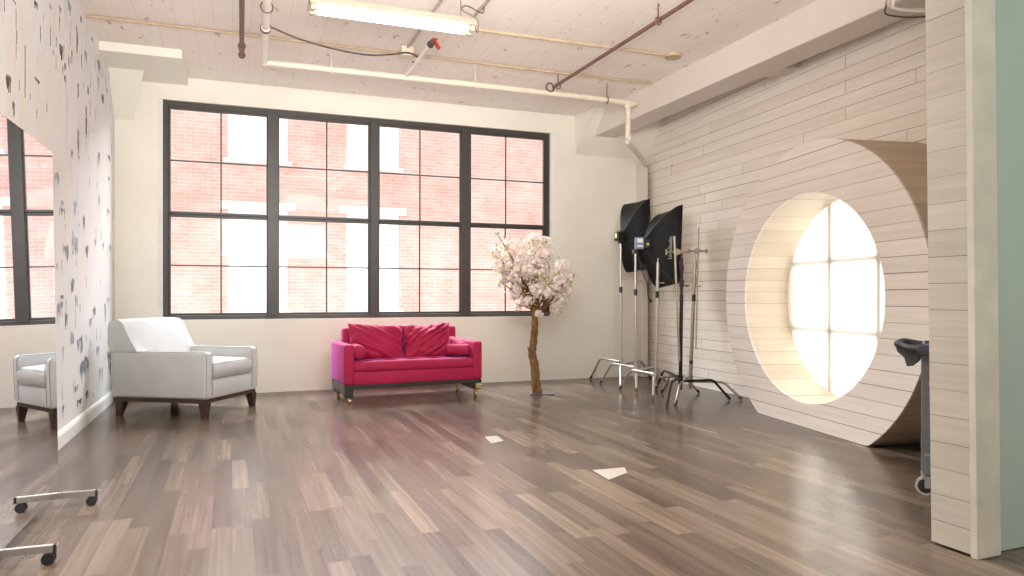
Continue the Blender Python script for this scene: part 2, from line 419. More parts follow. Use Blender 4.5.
# back wall with the window opening
k = 9.73/9.68
KX = lambda x: x*k
KZ = lambda z: 1.2+(z-1.2)*k
WX0, WX1, WZ0, WZ1 = KX(-0.774), KX(4.295), KZ(0.925), KZ(3.565)
OX0, OX1 = WX0-0.045, WX1+0.055
b = MB(); T = 0.3; yc = WY+T/2
b.box(((-1.6+OX0)/2, yc, 1.93), (OX0+1.6, T, 3.86))
b.box(((6.3+OX1)/2, yc, 1.93), (6.3-OX1, T, 3.86))
b.box(((OX0+OX1)/2, yc, WZ0/2), (OX1-OX0, T, WZ0))
b.box(((OX0+OX1)/2, yc, (WZ1+CEIL)/2), (OX1-OX0, T, CEIL-WZ1))
struct(b.build('wall_back', M['wall']))
for n, x0, x1 in (('trim_1', OX0, WX0), ('trim_2', WX1, OX1)):
    m = MB()
    sgn = 1 if n == 'trim_1' else -1
    m.box(((x0+x1)/2, WY+0.055, (WZ0+WZ1)/2), (x1-x0, 0.07, WZ1-WZ0))
    struct(m.build(n, M['white_trim']))

struct(MB().box((2.4, -3.1, 1.93), (8.4, 0.2, 3.86)).build('wall_rear', M['wall']))
# left wall and its paint smears (smears are paint patches in the wall's own mesh)
b = MB(); b.box((LX-0.1, 3.4, 1.93), (0.2, 13.0, 3.86))
marks = [(5.23,2.93,3.0,0.042,0.8),(5.45,3.06,3.08,0.091,0.9),(6.0,3.22,3.29,0.112,0.8),(6.43,3.38,3.43,0.098,0.3),(6.77,3.46,3.54,0.109,0.3),(7.12,3.59,3.72,0.122,0.5),(5.49,2.72,3.04,0.046,0.25),(6.43,3.1,3.26,0.033,0.6),(6.85,3.08,3.27,0.224,0.9),(6.96,3.06,3.14,0.077,0.7),(5.71,2.53,2.88,0.025,0.6),(5.56,2.54,2.61,0.036,0.6),(6.03,2.71,2.75,0.17,0.8),(5.32,2.41,2.59,0.129,0.9),(5.43,2.32,2.46,0.068,0.7),(6.96,2.95,3.04,0.077,0.5),(7.42,3.52,3.61,0.044,0.5),(7.46,3.36,3.58,0.09,0.6),(7.89,3.39,3.54,0.101,0.5),(7.64,3.69,3.78,0.071,0.5),(8.21,3.7,3.76,0.11,0.9),(8.61,3.5,3.66,0.183,0.6),(8.55,3.33,3.49,0.12,0.4),(7.99,3.13,3.23,0.104,0.6),(7.51,2.97,3.13,0.068,0.6),(8.86,3.26,3.38,0.13,0.9),(9.13,3.43,3.51,0.104,0.5),(7.89,2.87,3.02,0.076,0.6),(7.89,2.67,2.92,0.101,0.8),(7.51,2.43,2.74,0.1,0.6),(7.24,2.37,2.47,0.126,0.4),(6.66,2.08,2.19,0.176,0.5),(8.61,2.57,2.71,0.122,0.5),(9.27,2.72,2.79,0.285,0.8),(9.27,2.48,2.56,0.214,0.6),(8.61,2.1,2.26,0.122,0.4),(8.8,3.26,3.35,0.128,0.8),(6.85,1.92,1.99,0.112,0.4),(7.42,1.97,2.06,0.089,0.4),(6.85,1.81,1.95,0.224,0.6),(7.37,1.89,2.05,0.131,0.3),(7.79,1.84,1.97,0.099,0.5),(9.2,2.08,2.19,0.211,0.6),(6.96,1.48,1.65,0.31,0.5),(7.37,1.51,1.75,0.307,0.3),(7.94,1.5,1.72,0.154,0.5),(8.38,1.69,1.79,0.115,0.4),(8.86,1.7,1.79,0.097,0.4),(9.34,1.68,1.8,0.145,0.5),(7.24,1.17,1.37,0.169,0.5),(7.42,1.07,1.22,0.133,0.5),(6.66,1.41,1.47,0.07,0.4),(6.85,1.16,1.22,0.187,0.6),(6.77,0.98,1.18,0.219,0.5),(7.0,0.93,1.09,0.118,0.5),(8.32,0.95,1.12,0.17,0.5),(8.1,0.88,1.0,0.161,0.4),(9.0,0.93,1.17,0.134,0.3),(9.2,1.11,1.2,0.14,0.4),(7.84,0.4,0.66,0.45,0.55),(7.42,0.36,0.42,0.177,0.6),(7.55,0.21,0.29,0.277,0.85),(7.94,0.18,0.33,0.154,0.8),(6.88,0.21,0.33,0.076,0.6),(8.26,0.2,0.25,0.056,0.5),(8.74,0.27,0.48,0.252,0.4),(9.27,0.29,0.61,0.285,0.8),(8.55,0.55,0.71,0.24,0.3),(7.6,0.65,0.85,0.28,0.5),(7.24,0.74,0.92,0.169,0.35)]
lvl = []
for _ in range(110):
    y_ = 4.6+5.0*random.random(); z_ = random.choice((3.6, 3.3, 2.8, 2.3, 1.7, 1.2, 0.6))+random.uniform(-0.25, 0.25); h_ = random.uniform(0.03, 0.13)
    marks.append((y_, max(0.2, z_-h_/2), min(3.82, z_+h_/2), random.uniform(0.015, 0.055), random.choice((0.3, 0.55, 0.55, 0.8))))
for (y, z0, z1, wd, kk) in marks:
    mi = 1 if kk >= 0.75 else (2 if kk >= 0.5 else 3)
    ns = 1 if wd < 0.06 else 3
    for st_ in range(ns):
        H_ = z1-z0; a0 = z1-H_*random.uniform(0, 0.22)*(ns > 1); a1 = z0+H_*random.uniform(0, 0.45)*(ns > 1)
        wst = wd*(0.55 if ns > 1 else 0.8)*random.uniform(0.5, 1.0); yo = y+(st_-(ns-1)/2)*wd*0.27
        nseg = max(5, int((a0-a1)/0.018)); L = []; R = []; drift = 0; dl = random.uniform(-0.12, 0.12)*wd
        for i in range(nseg+1):
            t = i/nseg; z = a0-(a0-a1)*t; drift += random.uniform(-0.07, 0.07)*wst
            env = (0.6+1.3*noise.noise(Vector((y*9+st_*5, z*9, 3.3))))*(1-0.8*t**1.3)*min(1, 0.35+t*5)
            env = min(env, 1.1)
            h = max(0.008, wst/2*env*1.45)
            L.append(b.bm.verts.new((LX+0.0012+0.0003*st_, yo+drift+dl*t-h*random.uniform(0.75, 1.1), z)))
            R.append(b.bm.verts.new((LX+0.0012+0.0003*st_, yo+drift+dl*t+h*random.uniform(0.75, 1.1), z)))
        for i in range(nseg):
            f = b.bm.faces.new((L[i], L[i+1], R[i+1], R[i])); f.material_index = mi
wl = b.build('wall_left', [M['smear_wall'], M['smear_dark'], M['smear_mid'], M['smear_light']]); struct(wl)
b = MB(); b.prism([(LX, -3, 0), (LX+0.022, -3, 0), (LX+0.022, -3, 0.10), (LX+0.012, -3, 0.125), (LX, -3, 0.13)], (0, 1, 0), WY+3)
struct(b.build('baseboard_left', M['baseboard']))

# right wall, toed in a little, with the opening behind the round surround
RA = math.radians(3.72); RO = Vector((5.818, 8.25, 0))
b = MB(); hy0, hy1, hz0, hz1 = -4.02, -2.10, 0.34, 2.06
b.box((0.09, (-11.0+hy0)/2, 1.93), (0.18, hy0+11.0, 3.86))
b.box((0.09, (hy1+1.6)/2, 1.93), (0.18, 1.6-hy1, 3.86))
b.box((0.09, (hy0+hy1)/2, hz0/2), (0.18, hy1-hy0, hz0))
b.box((0.09, (hy0+hy1)/2, (hz1+3.86)/2), (0.18, hy1-hy0, 3.86-hz1))
struct(b.build('wall_right', M['boards'], loc=RO, rz=-RA))

# ceiling beam along the right side
b = MB(); b.box((5.08, 3.4, 3.70), (0.36, 12.56, 0.34), bevel=0.012)
struct(b.build('trim_3', M['beam']))
# haunched column heads in the two back corners and the shallow drop panel on the left
b = MB()
def haunch(b, x0b, x0t, x1, yt, zt, zb, side):
    # wedge: full depth at the ceiling, dying into the wall below
    top = [(x0t, yt, zt), (x1, yt, zt), (x1, WY+0.02, zt), (x0b, WY+0.02, zt)]
    bot = [(x0b-side*0.0, WY+0.02, zb), (x1, WY+0.02, zb)]
    v = [b.bm.verts.new(p) for p in top+bot]
    b.bm.faces.new((v[0], v[1], v[2], v[3])); b.bm.faces.new((v[0], v[4], v[5], v[1]))
    b.bm.faces.new((v[0], v[3], v[4])); b.bm.faces.new((v[1], v[5], v[2])); b.bm.faces.new((v[3], v[2], v[5], v[4]))
haunch(b, -1.10, -0.90, LX-0.02, 9.12, 3.86, 3.27, 1)
struct(b.build('trim_4', M['wall']))
b = MB(); haunch(b, 4.70, 4.74, 5.98, 9.12, 3.86, 3.27, -1)
struct(b.build('trim_5', M['wall']))
b = MB(); b.box(((LX-0.02-0.50)/2, (8.62+WY)/2, 3.82), (0.79+0.02, WY-8.62+0.02, 0.11), bevel=0.006)
struct(b.build('trim_6', M['wall']))
b = MB(); b.box((5.53, 6.40, 3.755), (0.54, 0.36, 0.22), bevel=0.01)
struct(b.build('trim_10', M['beam']))
# pilaster strip in the right back corner
b = MB(); b.box((5.78, 9.60, 1.60), (0.10, 0.20, 3.2), bevel=0.01)
struct(b.build('trim_7', M['beam']))

# near partition on the right: green face, planked end, corner post
lean = math.radians(1.0)
def leaned(o):
    o.location = (3.17, 2.48, 0); o.rotation_euler = (0, -lean*0.9, 0); return o
b = MB(); b.box((1.19, 0.0, 1.95), (2.30, 0.19, 3.9))
struct(leaned(b.build('wall_front', M['green_wall'])))
b = MB(); b.box((0.022, 0.0, 1.965), (0.04, 0.205, 3.9), bevel=0.002)
struct(leaned(b.build('trim_8', M['jamb_boards'])))
b = MB(); b.box((0.078, -0.118, 1.485), (0.158, 0.035, 2.97), bevel=0.005); b.box((0.078, -0.118, 3.43), (0.158, 0.035, 0.90), bevel=0.005)
struct(leaned(b.build('trim_9', M['post_wood'])))

# ------------------------------------------------------------------ the big steel window
fy = WY+0.05
def bar(m, x0, x1, z0, z1, y0=fy, d=0.09): m.box(((x0+x1)/2, y0+d/2, (z0+z1)/2), (x1-x0, d, z1-z0), bevel=0.004, seg=1)
m = MB()
bar(m, WX0, WX0+0.055, WZ0, WZ1); bar(m, WX1-0.055, WX1, WZ0, WZ1)
bar(m, WX0+0.05, WX1-0.05, WZ0, WZ0+0.05); bar(m, WX0+0.05, WX1-0.05, WZ1-0.065, WZ1)
win = struct(m.build('window_1', M['frame']))
mull = [KX(0.482), KX(1.758), KX(3.022)]
for i, x in enumerate(mull):
    m = MB(); h = (0.066, 0.052, 0.058)[i]
    bar(m, x-h, x+h, WZ0+0.03, WZ1-0.05, fy-0.012, 0.11); m.build('window_mullion', M['frame'], win)
edges = [WX0+0.055]+[v for x in mull for v in (x-0.05, x+0.05)]+[WX1-0.055]
vm = [KX(-0.127), KX(1.147), KX(2.384), KX(3.6285)]
for i in range(4):
    a, c = edges[2*i], edges[2*i+1]
    zt = KZ(2.205)
    for (z0, z1, dy) in ((WZ0+0.045, zt, 0.03), (zt, WZ1-0.06, 0.012)):
        m = MB(); s = 0.028 if i < 3 else 0.038
        bar(m, a, a+s, z0, z1, fy+dy, 0.045); bar(m, c-s, c, z0, z1, fy+dy, 0.045)
        bar(m, a+s*.8, c-s*.8, z0, z0+0.034, fy+dy, 0.045); bar(m, a+s*.8, c-s*.8, z1-0.034, z1, fy+dy, 0.045)
        sash = m.build('window_sash', M['frame'], win)
        zm = KZ(1.585) if z0 < 1.5 else KZ(2.855)
        m = MB(); bar(m, vm[i]-0.009, vm[i]+0.009, z0+0.03, z1-0.03, fy+dy+0.012, 0.02); bar(m, a+0.02, c-0.02, zm-0.009, zm+0.009, fy+dy+0.0125, 0.019)
        m.build('glazing_bars', M['frame'], sash)
        m = MB(); m.box(((a+c)/2, fy+dy+0.03, (z0+z1)/2), (c-a-0.03, 0.004, z1-z0-0.03)); m.build('window_pane', M['glass'], sash)

# ------------------------------------------------------------------ outside: brick building over the alley
BY = 15.7
bld = thing('brick_building', 'faded red brick building with white blocked-up windows across the alley', 'building', (3.0, BY, -3.0))
holes = [(-0.08+2.35*i, 1.07+2.33*i) for i in (-3, -2, -1, 0, 1)]
m = MB()
rows = [(0.9, 2.98), (3.97, 6.1)]
xs = [-9.0]+[v for h in holes for v in h]+[15.0]
for i in range(0, len(xs)-1, 2): m.box(((xs[i]+xs[i+1])/2-3.0, 0.2, 5.5+0), (xs[i+1]-xs[i], 0.4, 11.0))
for (a, c) in holes:
    zz = [-3]+[v for r in rows for v in r]+[8.0]
    for i in range(0, len(zz)-1, 2): m.box(((a+c)/2-3.0, 0.2, (zz[i]+zz[i+1])/2+3), (c-a, 0.4, zz[i+1]-zz[i]))
m.build('brick_wall', M['brick'], bld)
for j, (a, c) in enumerate(holes):
    for (z0, z1) in rows:
        m = MB(); m.box(((a+c)/2-3, 0.21, (z0+z1)/2+3), (c-a, 0.3, z1-z0)); m.build('blocked_window', M['white_brick'], bld)
        m = MB(); m.box(((a+c)/2-3, -0.0, z0+3-0.03), (c-a+0.16, 0.16, 0.09), bevel=0.01)
        m.build('window_ledge', M['stone'], bld)
        m = MB(); m.box(((a+c)/2-3, 0.0, z1+3+0.07), (c-a+0.3, 0.03, 0.16)); m.build('lintel', M['stone'], bld)
    if j in (3, 4):
        m = MB(); m.box((c-3-0.27, 0.045, 2.42+3), (0.20, 0.05, 0.22), bevel=0.01)
        m.build('vent_cover', M['grey_conduit'] if j == 4 else M['stone'], bld)
struct(MB().box((3, 12.6, -3.1), (26, 6.6, 0.2)).build('ground', M['asphalt']))

# ------------------------------------------------------------------ round window surround
RR = math.radians(10.6)
P2 = Vector((4.743, 4.362, 0)); dv = Vector((math.sin(RR), math.cos(RR), 0)); nv = Vector((math.cos(RR), -math.sin(RR), 0))
ring = thing('round_window_surround', 'huge white planked round surround with a glowing round window set into the right wall', 'window surround', P2, -RR)
OC, OA, OB = (0.945, 1.193), 1.56, 1.425
IC, IA, IB = (0.980, 1.188), 1.10, 0.965
N = 144
def outer_pt(t):
    y, z = OC[0]+OA*math.cos(t), OC[1]+OB*math.sin(t)
    if z < 0.001:
        s = OC[1]/(OC[1]-z); y = OC[0]+(y-OC[0])*s; z = 0.001
    return y, z
def inner_pt(t, g=0.0): return IC[0]+(IA+g)*math.cos(t), IC[1]+(IB+g)*math.sin(t)
def wall_x(y):
    P = P2+dv*y; # solve on the wall plane
    s = math.tan(RA)
    return (RO.x+s*(P.y-RO.y)-P.x)/(nv.x-s*nv.y)
m = MB(); ths = [2*PI*(i+0.5)/N for i in range(N)]
fo = [m.bm.verts.new((0, *outer_pt(t))) for t in ths]; fi = [m.bm.verts.new((0, *inner_pt(t))) for t in ths]
bo = [m.bm.verts.new((0.018, *outer_pt(t))) for t in ths]; bi = [m.bm.verts.new((0.018, *inner_pt(t))) for t in ths]
for i in range(N):
    j = (i+1) % N
    m.bm.faces.new((fo[i], fo[j], fi[j], fi[i])); m.bm.faces.new((bo[j], bo[i], bi[i], bi[j]))
    m.bm.faces.new((fo[j], fo[i], bo[i], bo[j])); m.bm.faces.new((fi[i], fi[j], bi[j], bi[i]))
m.build('face_panel', M['ring_boards'], ring)
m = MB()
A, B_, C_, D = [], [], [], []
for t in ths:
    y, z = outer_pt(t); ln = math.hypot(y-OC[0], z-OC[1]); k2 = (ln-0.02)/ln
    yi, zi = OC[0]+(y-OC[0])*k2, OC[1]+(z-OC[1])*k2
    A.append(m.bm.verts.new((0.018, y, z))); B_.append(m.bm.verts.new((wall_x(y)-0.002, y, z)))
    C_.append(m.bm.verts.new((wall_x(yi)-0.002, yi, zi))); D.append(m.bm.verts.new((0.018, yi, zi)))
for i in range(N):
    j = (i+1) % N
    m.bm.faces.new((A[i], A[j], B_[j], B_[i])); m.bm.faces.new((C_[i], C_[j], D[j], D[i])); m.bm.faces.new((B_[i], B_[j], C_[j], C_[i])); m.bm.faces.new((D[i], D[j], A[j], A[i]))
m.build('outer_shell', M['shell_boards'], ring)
DEP = 0.5
m = MB()
A = [m.bm.verts.new((0.002, *inner_pt(t, 0.001))) for t in ths]; B_ = [m.bm.verts.new((DEP+0.06, *inner_pt(t, 0.001))) for t in ths]
C_ = [m.bm.verts.new((DEP+0.06, *inner_pt(t, 0.02))) for t in ths]; D = [m.bm.verts.new((0.017, *inner_pt(t, 0.02))) for t in ths]
for i in range(N):
    j = (i+1) % N
    m.bm.faces.new((A[j], A[i], B_[i], B_[j])); m.bm.faces.new((C_[i], C_[j], D[j], D[i])); m.bm.faces.new((B_[i], B_[j], C_[j], C_[i]))
m.build('tunnel_lining', M['tunnel_boards'], ring, smooth=True)
m = MB(); m.bm.faces.new([m.bm.verts.new((DEP, *inner_pt(t))) for t in ths]); m.build('diffusion_cloth', M['scrim'], ring)
m = MB()
for y in (1.335, 0.62): m.box((DEP+0.045, y, 1.19), (0.04, 0.065, 2.2))
for z in (1.55, 0.866): m.box((DEP+0.046, 0.98, z), (0.038, 2.3, 0.055))
m.build('window_grid', M['fixture'], ring)

# ------------------------------------------------------------------ rolling mirror
mir = thing('rolling_mirror', 'tall frameless mirror leaning slightly on a wheeled metal base by the left wall', 'mirror', (-0.93, 4.80, 0), math.radians(-0.8))
ml = math.tan(math.radians(0.95))
def slab(m, x0, x1, y0, y1, z0, z1):
    v = [m.bm.verts.new((x-ml*z, y, z)) for z in (z0, z1) for y in (y0, y1) for x in (x0, x1)]
    for f in ((0, 1, 3, 2), (4, 6, 7, 5), (0, 4, 5, 1), (2, 3, 7, 6), (0, 2, 6, 4), (1, 5, 7, 3)): m.bm.faces.new([v[i] for i in f])
m = MB(); slab(m, -0.004, 0.0015, -1.30, 0.045, 0.088, 2.03); m.build('mirror_glass', M['mirror'], mir)
m = MB(); slab(m, -0.022, -0.0045, -1.295, 0.042, 0.09, 2.025); m.build('back_board', M['grey_fabric'], mir)
for y in (0.0, -0.99):
    m = MB(); m.box((-0.01, y, 0.070), (0.44, 0.026, 0.034), bevel=0.002); lg = m.build('base_leg', M['silver'], mir)
    for sx in (-1, 1):
        m = MB(); m.box((sx*0.21+(-0.01), y, 0.070), (0.012, 0.028, 0.036)); m.build('end_cap', M['black_rubber'], lg)
        m = MB(); x = sx*0.185-0.01
        for dy in (-0.014, 0.014): m.cyl((x-0.0, y+dy-0.008, 0.027), (x, y+dy+0.008, 0.027), 0.027, n=18)
        m.cyl((x, y, 0.03), (x, y, 0.055), 0.008)
        m.build('caster', M['black_rubber'], lg, smooth=True)

# ------------------------------------------------------------------ ceiling services
PZ, PY = 3.65, 8.05
def onpipe(p): return p
m = MB(); m.tube(spline([(0.313, PY, PZ), (2.5, PY, PZ+0.006), (4.60, PY+0.02, PZ), (4.67, PY+0.03, PZ-0.06), (4.675, PY+0.05, 3.22), (4.70, PY+0.08, 3.14), (5.0, 8.45, 3.13), (5.72, 9.38, 3.16)], 8), 0.034, 14)
pipe = tag(m.build('water_pipe', M['cream_pipe'], smooth=True), 'long cream pipe under the ceiling that elbows down into the right back corner', 'pipe')
for x, z in ((0.313, PZ), (4.66, PZ-0.04), (4.675, 3.2)):
    m = MB(); m.ball((x, PY+(0.02 if x > 1 else 0), z), 0.045, 14); m.build('pipe_elbow', M['cream_pipe'], pipe, smooth=True)
for x in (1.0, 2.63, 4.35):
    m = MB(); m.torus((x, PY, PZ), 0.04, 0.007, 'x'); m.cyl((x, PY, PZ+0.04), (x, PY, CEIL), 0.006, n=8)
    m.build('pipe_hanger', M['rust_pipe'] if x > 4 else M['cream_pipe'], pipe, smooth=True)
m = MB(); m.tube([(0.31, PY-0.03, PZ), (0.27, 6.34, PZ), (0.16, 1.0, PZ)], 0.034, 14); m.ball((0.286, 7.0, PZ), 0.046, 12, (1, 0.7, 1))
o = tag(m.build('white_pipe', M['white_pipe'], smooth=True), 'white ceiling pipe running toward the viewer from the left end of the cream pipe', 'pipe')
m = MB(); m.cyl((0.286, 6.99, PZ), (0.286, 7.03, PZ), 0.05); m.build('coupling', M['rust_pipe'], o, smooth=True)
for y in (6.5,):
    m = MB(); m.torus((0.275, y, PZ), 0.05, 0.006, 'y'); m.build('wire_loop', M['cable'], o, smooth=True)
m = MB(); m.tube([(0.09, 7.72, PZ), (0.073, 6.2, PZ), (0.03, 1.0, PZ)], 0.022, 12)
o = tag(m.build('capped_pipe', M['rust_pipe'], smooth=True), 'capped red-brown ceiling pipe left of the white pipe', 'pipe')
m = MB(); m.cyl((0.09, 7.74, PZ), (0.09, 7.66, PZ), 0.028); m.ball((0.092, 7.85, PZ-0.01), 0.036, 12); m.cyl((0.091, 7.7, PZ), (0.091, 7.82, PZ), 0.02); m.cyl((0.09, 7.62, PZ), (0.09, 7.58, PZ), 0.036)
m.build('pipe_cap', M['rust_pipe'], o, smooth=True)
m = MB(); m.tube([(3.60, 8.0, 3.715), (3.62, 6.0, 3.715), (3.66, 1.0, 3.715)], 0.019, 12)
o = tag(m.build('sprinkler_pipe', M['rust_pipe'], smooth=True), 'red-brown pipe slanting across the ceiling to a hook at the cream pipe', 'pipe')
m = MB(); m.torus((3.57, 8.03, 3.72), 0.05, 0.011, 'y'); m.build('hook', M['rust_pipe'], o, smooth=True)
for y in (7.88, 5.70):
    m = MB(); m.torus((3.605, y, 3.70), 0.032, 0.008, 'y'); m.cyl((3.605, y, 3.73), (3.605, y, CEIL), 0.007, n=8); m.build('pipe_hanger', M['rust_pipe'], o, smooth=True)
m = MB(); m.tube([(1.815, PY, PZ+0.02), (1.812, 6.98, PZ+0.02)], 0.021, 12)
o = tag(m.build('branch_pipe', M['white_pipe'], smooth=True), 'short white branch pipe with a red-handled valve below the ceiling', 'pipe')
m = MB(); m.ball((1.812, 6.95, PZ+0.02), 0.036, 12); m.cyl((1.812, 6.99, PZ+0.02), (1.812, 6.88, PZ+0.03), 0.022); m.build('valve', M['grey_metal'], o, smooth=True)
m = MB(); m.box((1.865, 6.92, PZ+0.015), (0.022, 0.05, 0.10), rot=Matrix.Rotation(-0.6, 3, 'Y'), bevel=0.004); m.box((1.845, 6.92, PZ+0.06), (0.05, 0.04, 0.02), bevel=0.004); m.build('valve_handle', M['red_plastic'], o)
# conduits on the ceiling
def conduit(name, pts, r, mat, label): return tag(MB().tube(pts, r, 8).build(name, mat, smooth=True), label, 'conduit')
conduit('ceiling_conduit', [(LX+0.01, 7.84, CEIL-0.014), (4.86, 7.84, CEIL-0.014)], 0.014, M['tan_conduit'], 'thin tan conduit crossing the whole ceiling, just in front of the cream pipe')
o = conduit('ceiling_conduit', [(1.9, 6.87, CEIL-0.014), (4.45, 6.85, CEIL-0.014)], 0.014, M['tan_conduit'], 'thin tan conduit from the lamp end to a round ceiling plate')
m = MB(); m.cyl((4.52, 6.85, CEIL), (4.52, 6.85, CEIL-0.03), 0.10, 0.09, 20); m.build('ceiling_plate', M['tan_conduit'], o, smooth=True)
conduit('ceiling_conduit', [(1.74, 7.62, CEIL-0.014), (1.74, 1.0, CEIL-0.014)], 0.013, M['grey_conduit'], 'grey conduit running back from the small junction box over the lamp')
conduit('ceiling_conduit', [(2.13, 6.52, CEIL-0.014), (2.16, 1.0, CEIL-0.014)], 0.015, M['grey_conduit'], 'grey conduit above the right end of the lamp')
jb = MB().box((1.74, 7.68, CEIL-0.05), (0.13, 0.13, 0.10), bevel=0.01).build('junction_box', M['cream_pipe']); tag(jb, 'small cream junction box on the ceiling at the end of the black cable', 'junction box')
m = MB(); m.tube(spline([(0.31, 6.98, PZ+0.01), (0.58, 7.10, 3.62), (0.95, 7.28, 3.62), (1.30, 7.45, 3.66), (1.56, 7.55, 3.73), (1.72, 7.56, 3.77), (1.84, 7.60, 3.75), (1.86, 7.66, 3.71), (1.80, 7.68, 3.72)], 8), 0.009, 8)
tag(m.build('hanging_cable', M['cable'], smooth=True), 'dark cable sagging under the ceiling from the white pipe to the junction box', 'cable')
# wire bundle lying on the beam end near the partition
wb_ = thing('wire_bundle', 'loose pale cable bundle looped over the ceiling beam at the top right', 'cable', (5.01, 4.30, 3.52))
for q, (dz, dy, mt) in enumerate(((0, 0, 'white_pipe'), (0.03, 0.05, 'cream_pipe'), (-0.02, 0.08, 'cable'))):
    m = MB(); m.tube(spline([(-0.12, -0.02+dy, 0.12+dz), (-0.13, 0.0+dy, 0.02+dz), (-0.09, 0.02+dy, -0.03+dz), (0.1, -0.05+dy, -0.05+dz), (0.28, -0.12+dy, -0.03+dz), (0.46, -0.22+dy, 0.0+dz)], 6), 0.012 if q < 2 else 0.007, 8)
    m.build('cable_strand', M[mt], wb_, smooth=True)

# fluorescent lamp
fl = thing('fluorescent_lamp', 'lit twin-tube fluorescent lamp hanging below the ceiling', 'ceiling lamp', (1.205, 5.75, 3.40))
m = MB(); m.prism([(-0.66, -0.05, 0.085), (-0.66, 0.05, 0.085), (-0.66, 0.11, 0.02), (-0.66, 0.105, 0.012), (-0.66, 0.05, 0.045), (-0.66, -0.05, 0.045), (-0.66, -0.105, 0.012), (-0.66, -0.11, 0.02)], (1, 0, 0), 1.32)
m.build('lamp_housing', M['fixture'], fl)
for sy in (-0.05, 0.05):
    m = MB(); m.cyl((-0.60, sy, 0.0), (0.60, sy, 0.0), 0.019, n=16); tb = m.build('lamp_tube', M['tube_glow'], fl, smooth=True)
    for sx in (-1, 1):
        m = MB(); m.box((sx*0.635, sy, 0.008), (0.03, 0.045, 0.07), bevel=0.004); m.cyl((sx*0.62, sy, 0), (sx*0.597, sy, 0), 0.0195)
        m.build('lamp_holder', M['fixture'], tb)
for sx in (-0.55, 0.55):
    m = MB(); m.cyl((sx, 0, 0.08), (sx, 0, CEIL-3.40), 0.004, n=6); m.build('suspension_wire', M['grey_metal'], fl)
m = MB(); m.tube(spline([(0.66, 0.0, 0.05), (0.70, 0.02, 0.0), (0.69, 0.0, 0.10), (0.56, 0.0, 0.16), (0.62, 0.05, 0.22), (0.80, 0.2, 0.24), (0.94, 0.55, CEIL-3.42)], 6), 0.006, 6)
m.build('power_cord', M['cable'], fl, smooth=True)

# ------------------------------------------------------------------ soft-form helpers
def cushion(sx, sy, sz, nx=16, ny=16, crown=0.03, edge=0.025, wr=0.0, seed=0, corner=0.0, power=2.5):
    """box-like cushion lying flat, centred on the origin, with crowned faces and soft edges"""
    bm = bmesh.new(); V = {}
    def P(u, v, side):
        # u,v in -1..1
        x, y = u*sx/2, v*sy/2
        fu, fv = 1-abs(u)**power, 1-abs(v)**power
        h = sz/2*(1-(0.0 if crown >= 0 else 0)) + crown*(fu*fv)**0.5*1.0
        e = min((1-abs(u))*sx/2, (1-abs(v))*sy/2)
        if e < edge: h -= edge*(1-math.sqrt(max(0, 1-((edge-e)/edge)**2)))
        z = side*h
        if wr:
            n = noise.noise(Vector((x*7+seed, y*3.2, side*2.0)))*wr + noise.noise(Vector((x*15+y*9, y*6+seed, side)))*wr*0.5
            z += n*side*(fu*fv)**0.4
        return Vector((x, y, z))
    # non-uniform sampling near the edges
    def S(i, n): t = i/n*2-1; return math.sin(t*PI/2)*0.55+t*0.45
    top = [[bm.verts.new(P(S(i, nx), S(j, ny), 1)) for j in range(ny+1)] for i in range(nx+1)]
    bot = [[bm.verts.new(P(S(i, nx), S(j, ny), -1)) for j in range(ny+1)] for i in range(nx+1)]
    for i in range(nx):
        for j in range(ny):
            bm.faces.new((top[i][j], top[i+1][j], top[i+1][j+1], top[i][j+1]))
            bm.faces.new((bot[i][j], bot[i][j+1], bot[i+1][j+1], bot[i+1][j]))
    def wall(a, b):
        for p, q, r, s in zip(a, a[1:], b[1:], b): bm.faces.new((p, q, r, s))
    wall([top[i][0] for i in range(nx+1)], [bot[i][0] for i in range(nx+1)])
    wall([bot[i][ny] for i in range(nx+1)], [top[i][ny] for i in range(nx+1)])
    wall([bot[0][j] for j in range(ny+1)], [top[0][j] for j in range(ny+1)])
    wall([top[nx][j] for j in range(ny+1)], [bot[nx][j] for j in range(ny+1)])
    return bm
def pillow(sx, sy, sz, n=26, seed=0, wr=0.02, ear=0.10):
    """knife-edge scatter pillow with pulled corners and creases, centred"""
    bm = bmesh.new(); g = {}
    for s in (1, -1):
        for i in range(n+1):
            for j in range(n+1):
                u, v = i/n*2-1, j/n*2-1
                if s == -1 and (i in (0, n) or j in (0, n)): g[s, i, j] = g[1, i, j]; continue
                pinch = 1-ear*(1-abs(v)**2.2) if abs(u) > abs(v) else 1-ear*(1-abs(u)**2.2)
                k_ = max(abs(u), abs(v))
                x = u*sx/2*(1-(1-pinch)*k_); y = v*sy/2*(1-(1-pinch)*k_)
                prof = ((1-u*u)*(1-v*v))**0.38
                z = s*sz/2*prof
                q_ = (u*0.8+(v-1)*0.9*(1 if seed < 3 else -1))
                a = abs(noise.noise(Vector((q_*3.2+seed, (v-q_)*0.7, s*1.5+seed))))*1.6-0.4
                c_ = noise.noise(Vector((u*2.6+v*1.3, v*2.1+seed, s+seed*2)))
                z += s*(a*wr*1.5+c_*wr*0.8)*min(1, prof*1.6)
                g[s, i, j] = bm.verts.new((x+a*wr*0.5, y+c_*wr*0.5, z))
    for s in (1, -1):
        for i in range(n):
            for j in range(n):
                q = [g[s, i, j], g[s, i+1, j], g[s, i+1, j+1], g[s, i, j+1]]
                if s == -1: q.reverse()
                bm.faces.new(q)
    return bm
def from_bm(bm, mtx=None):
    m = MB(); m.bm.free(); m.bm = bm
    if mtx is not None: bmesh.ops.transform(bm, matrix=mtx, verts=bm.verts)
    return m
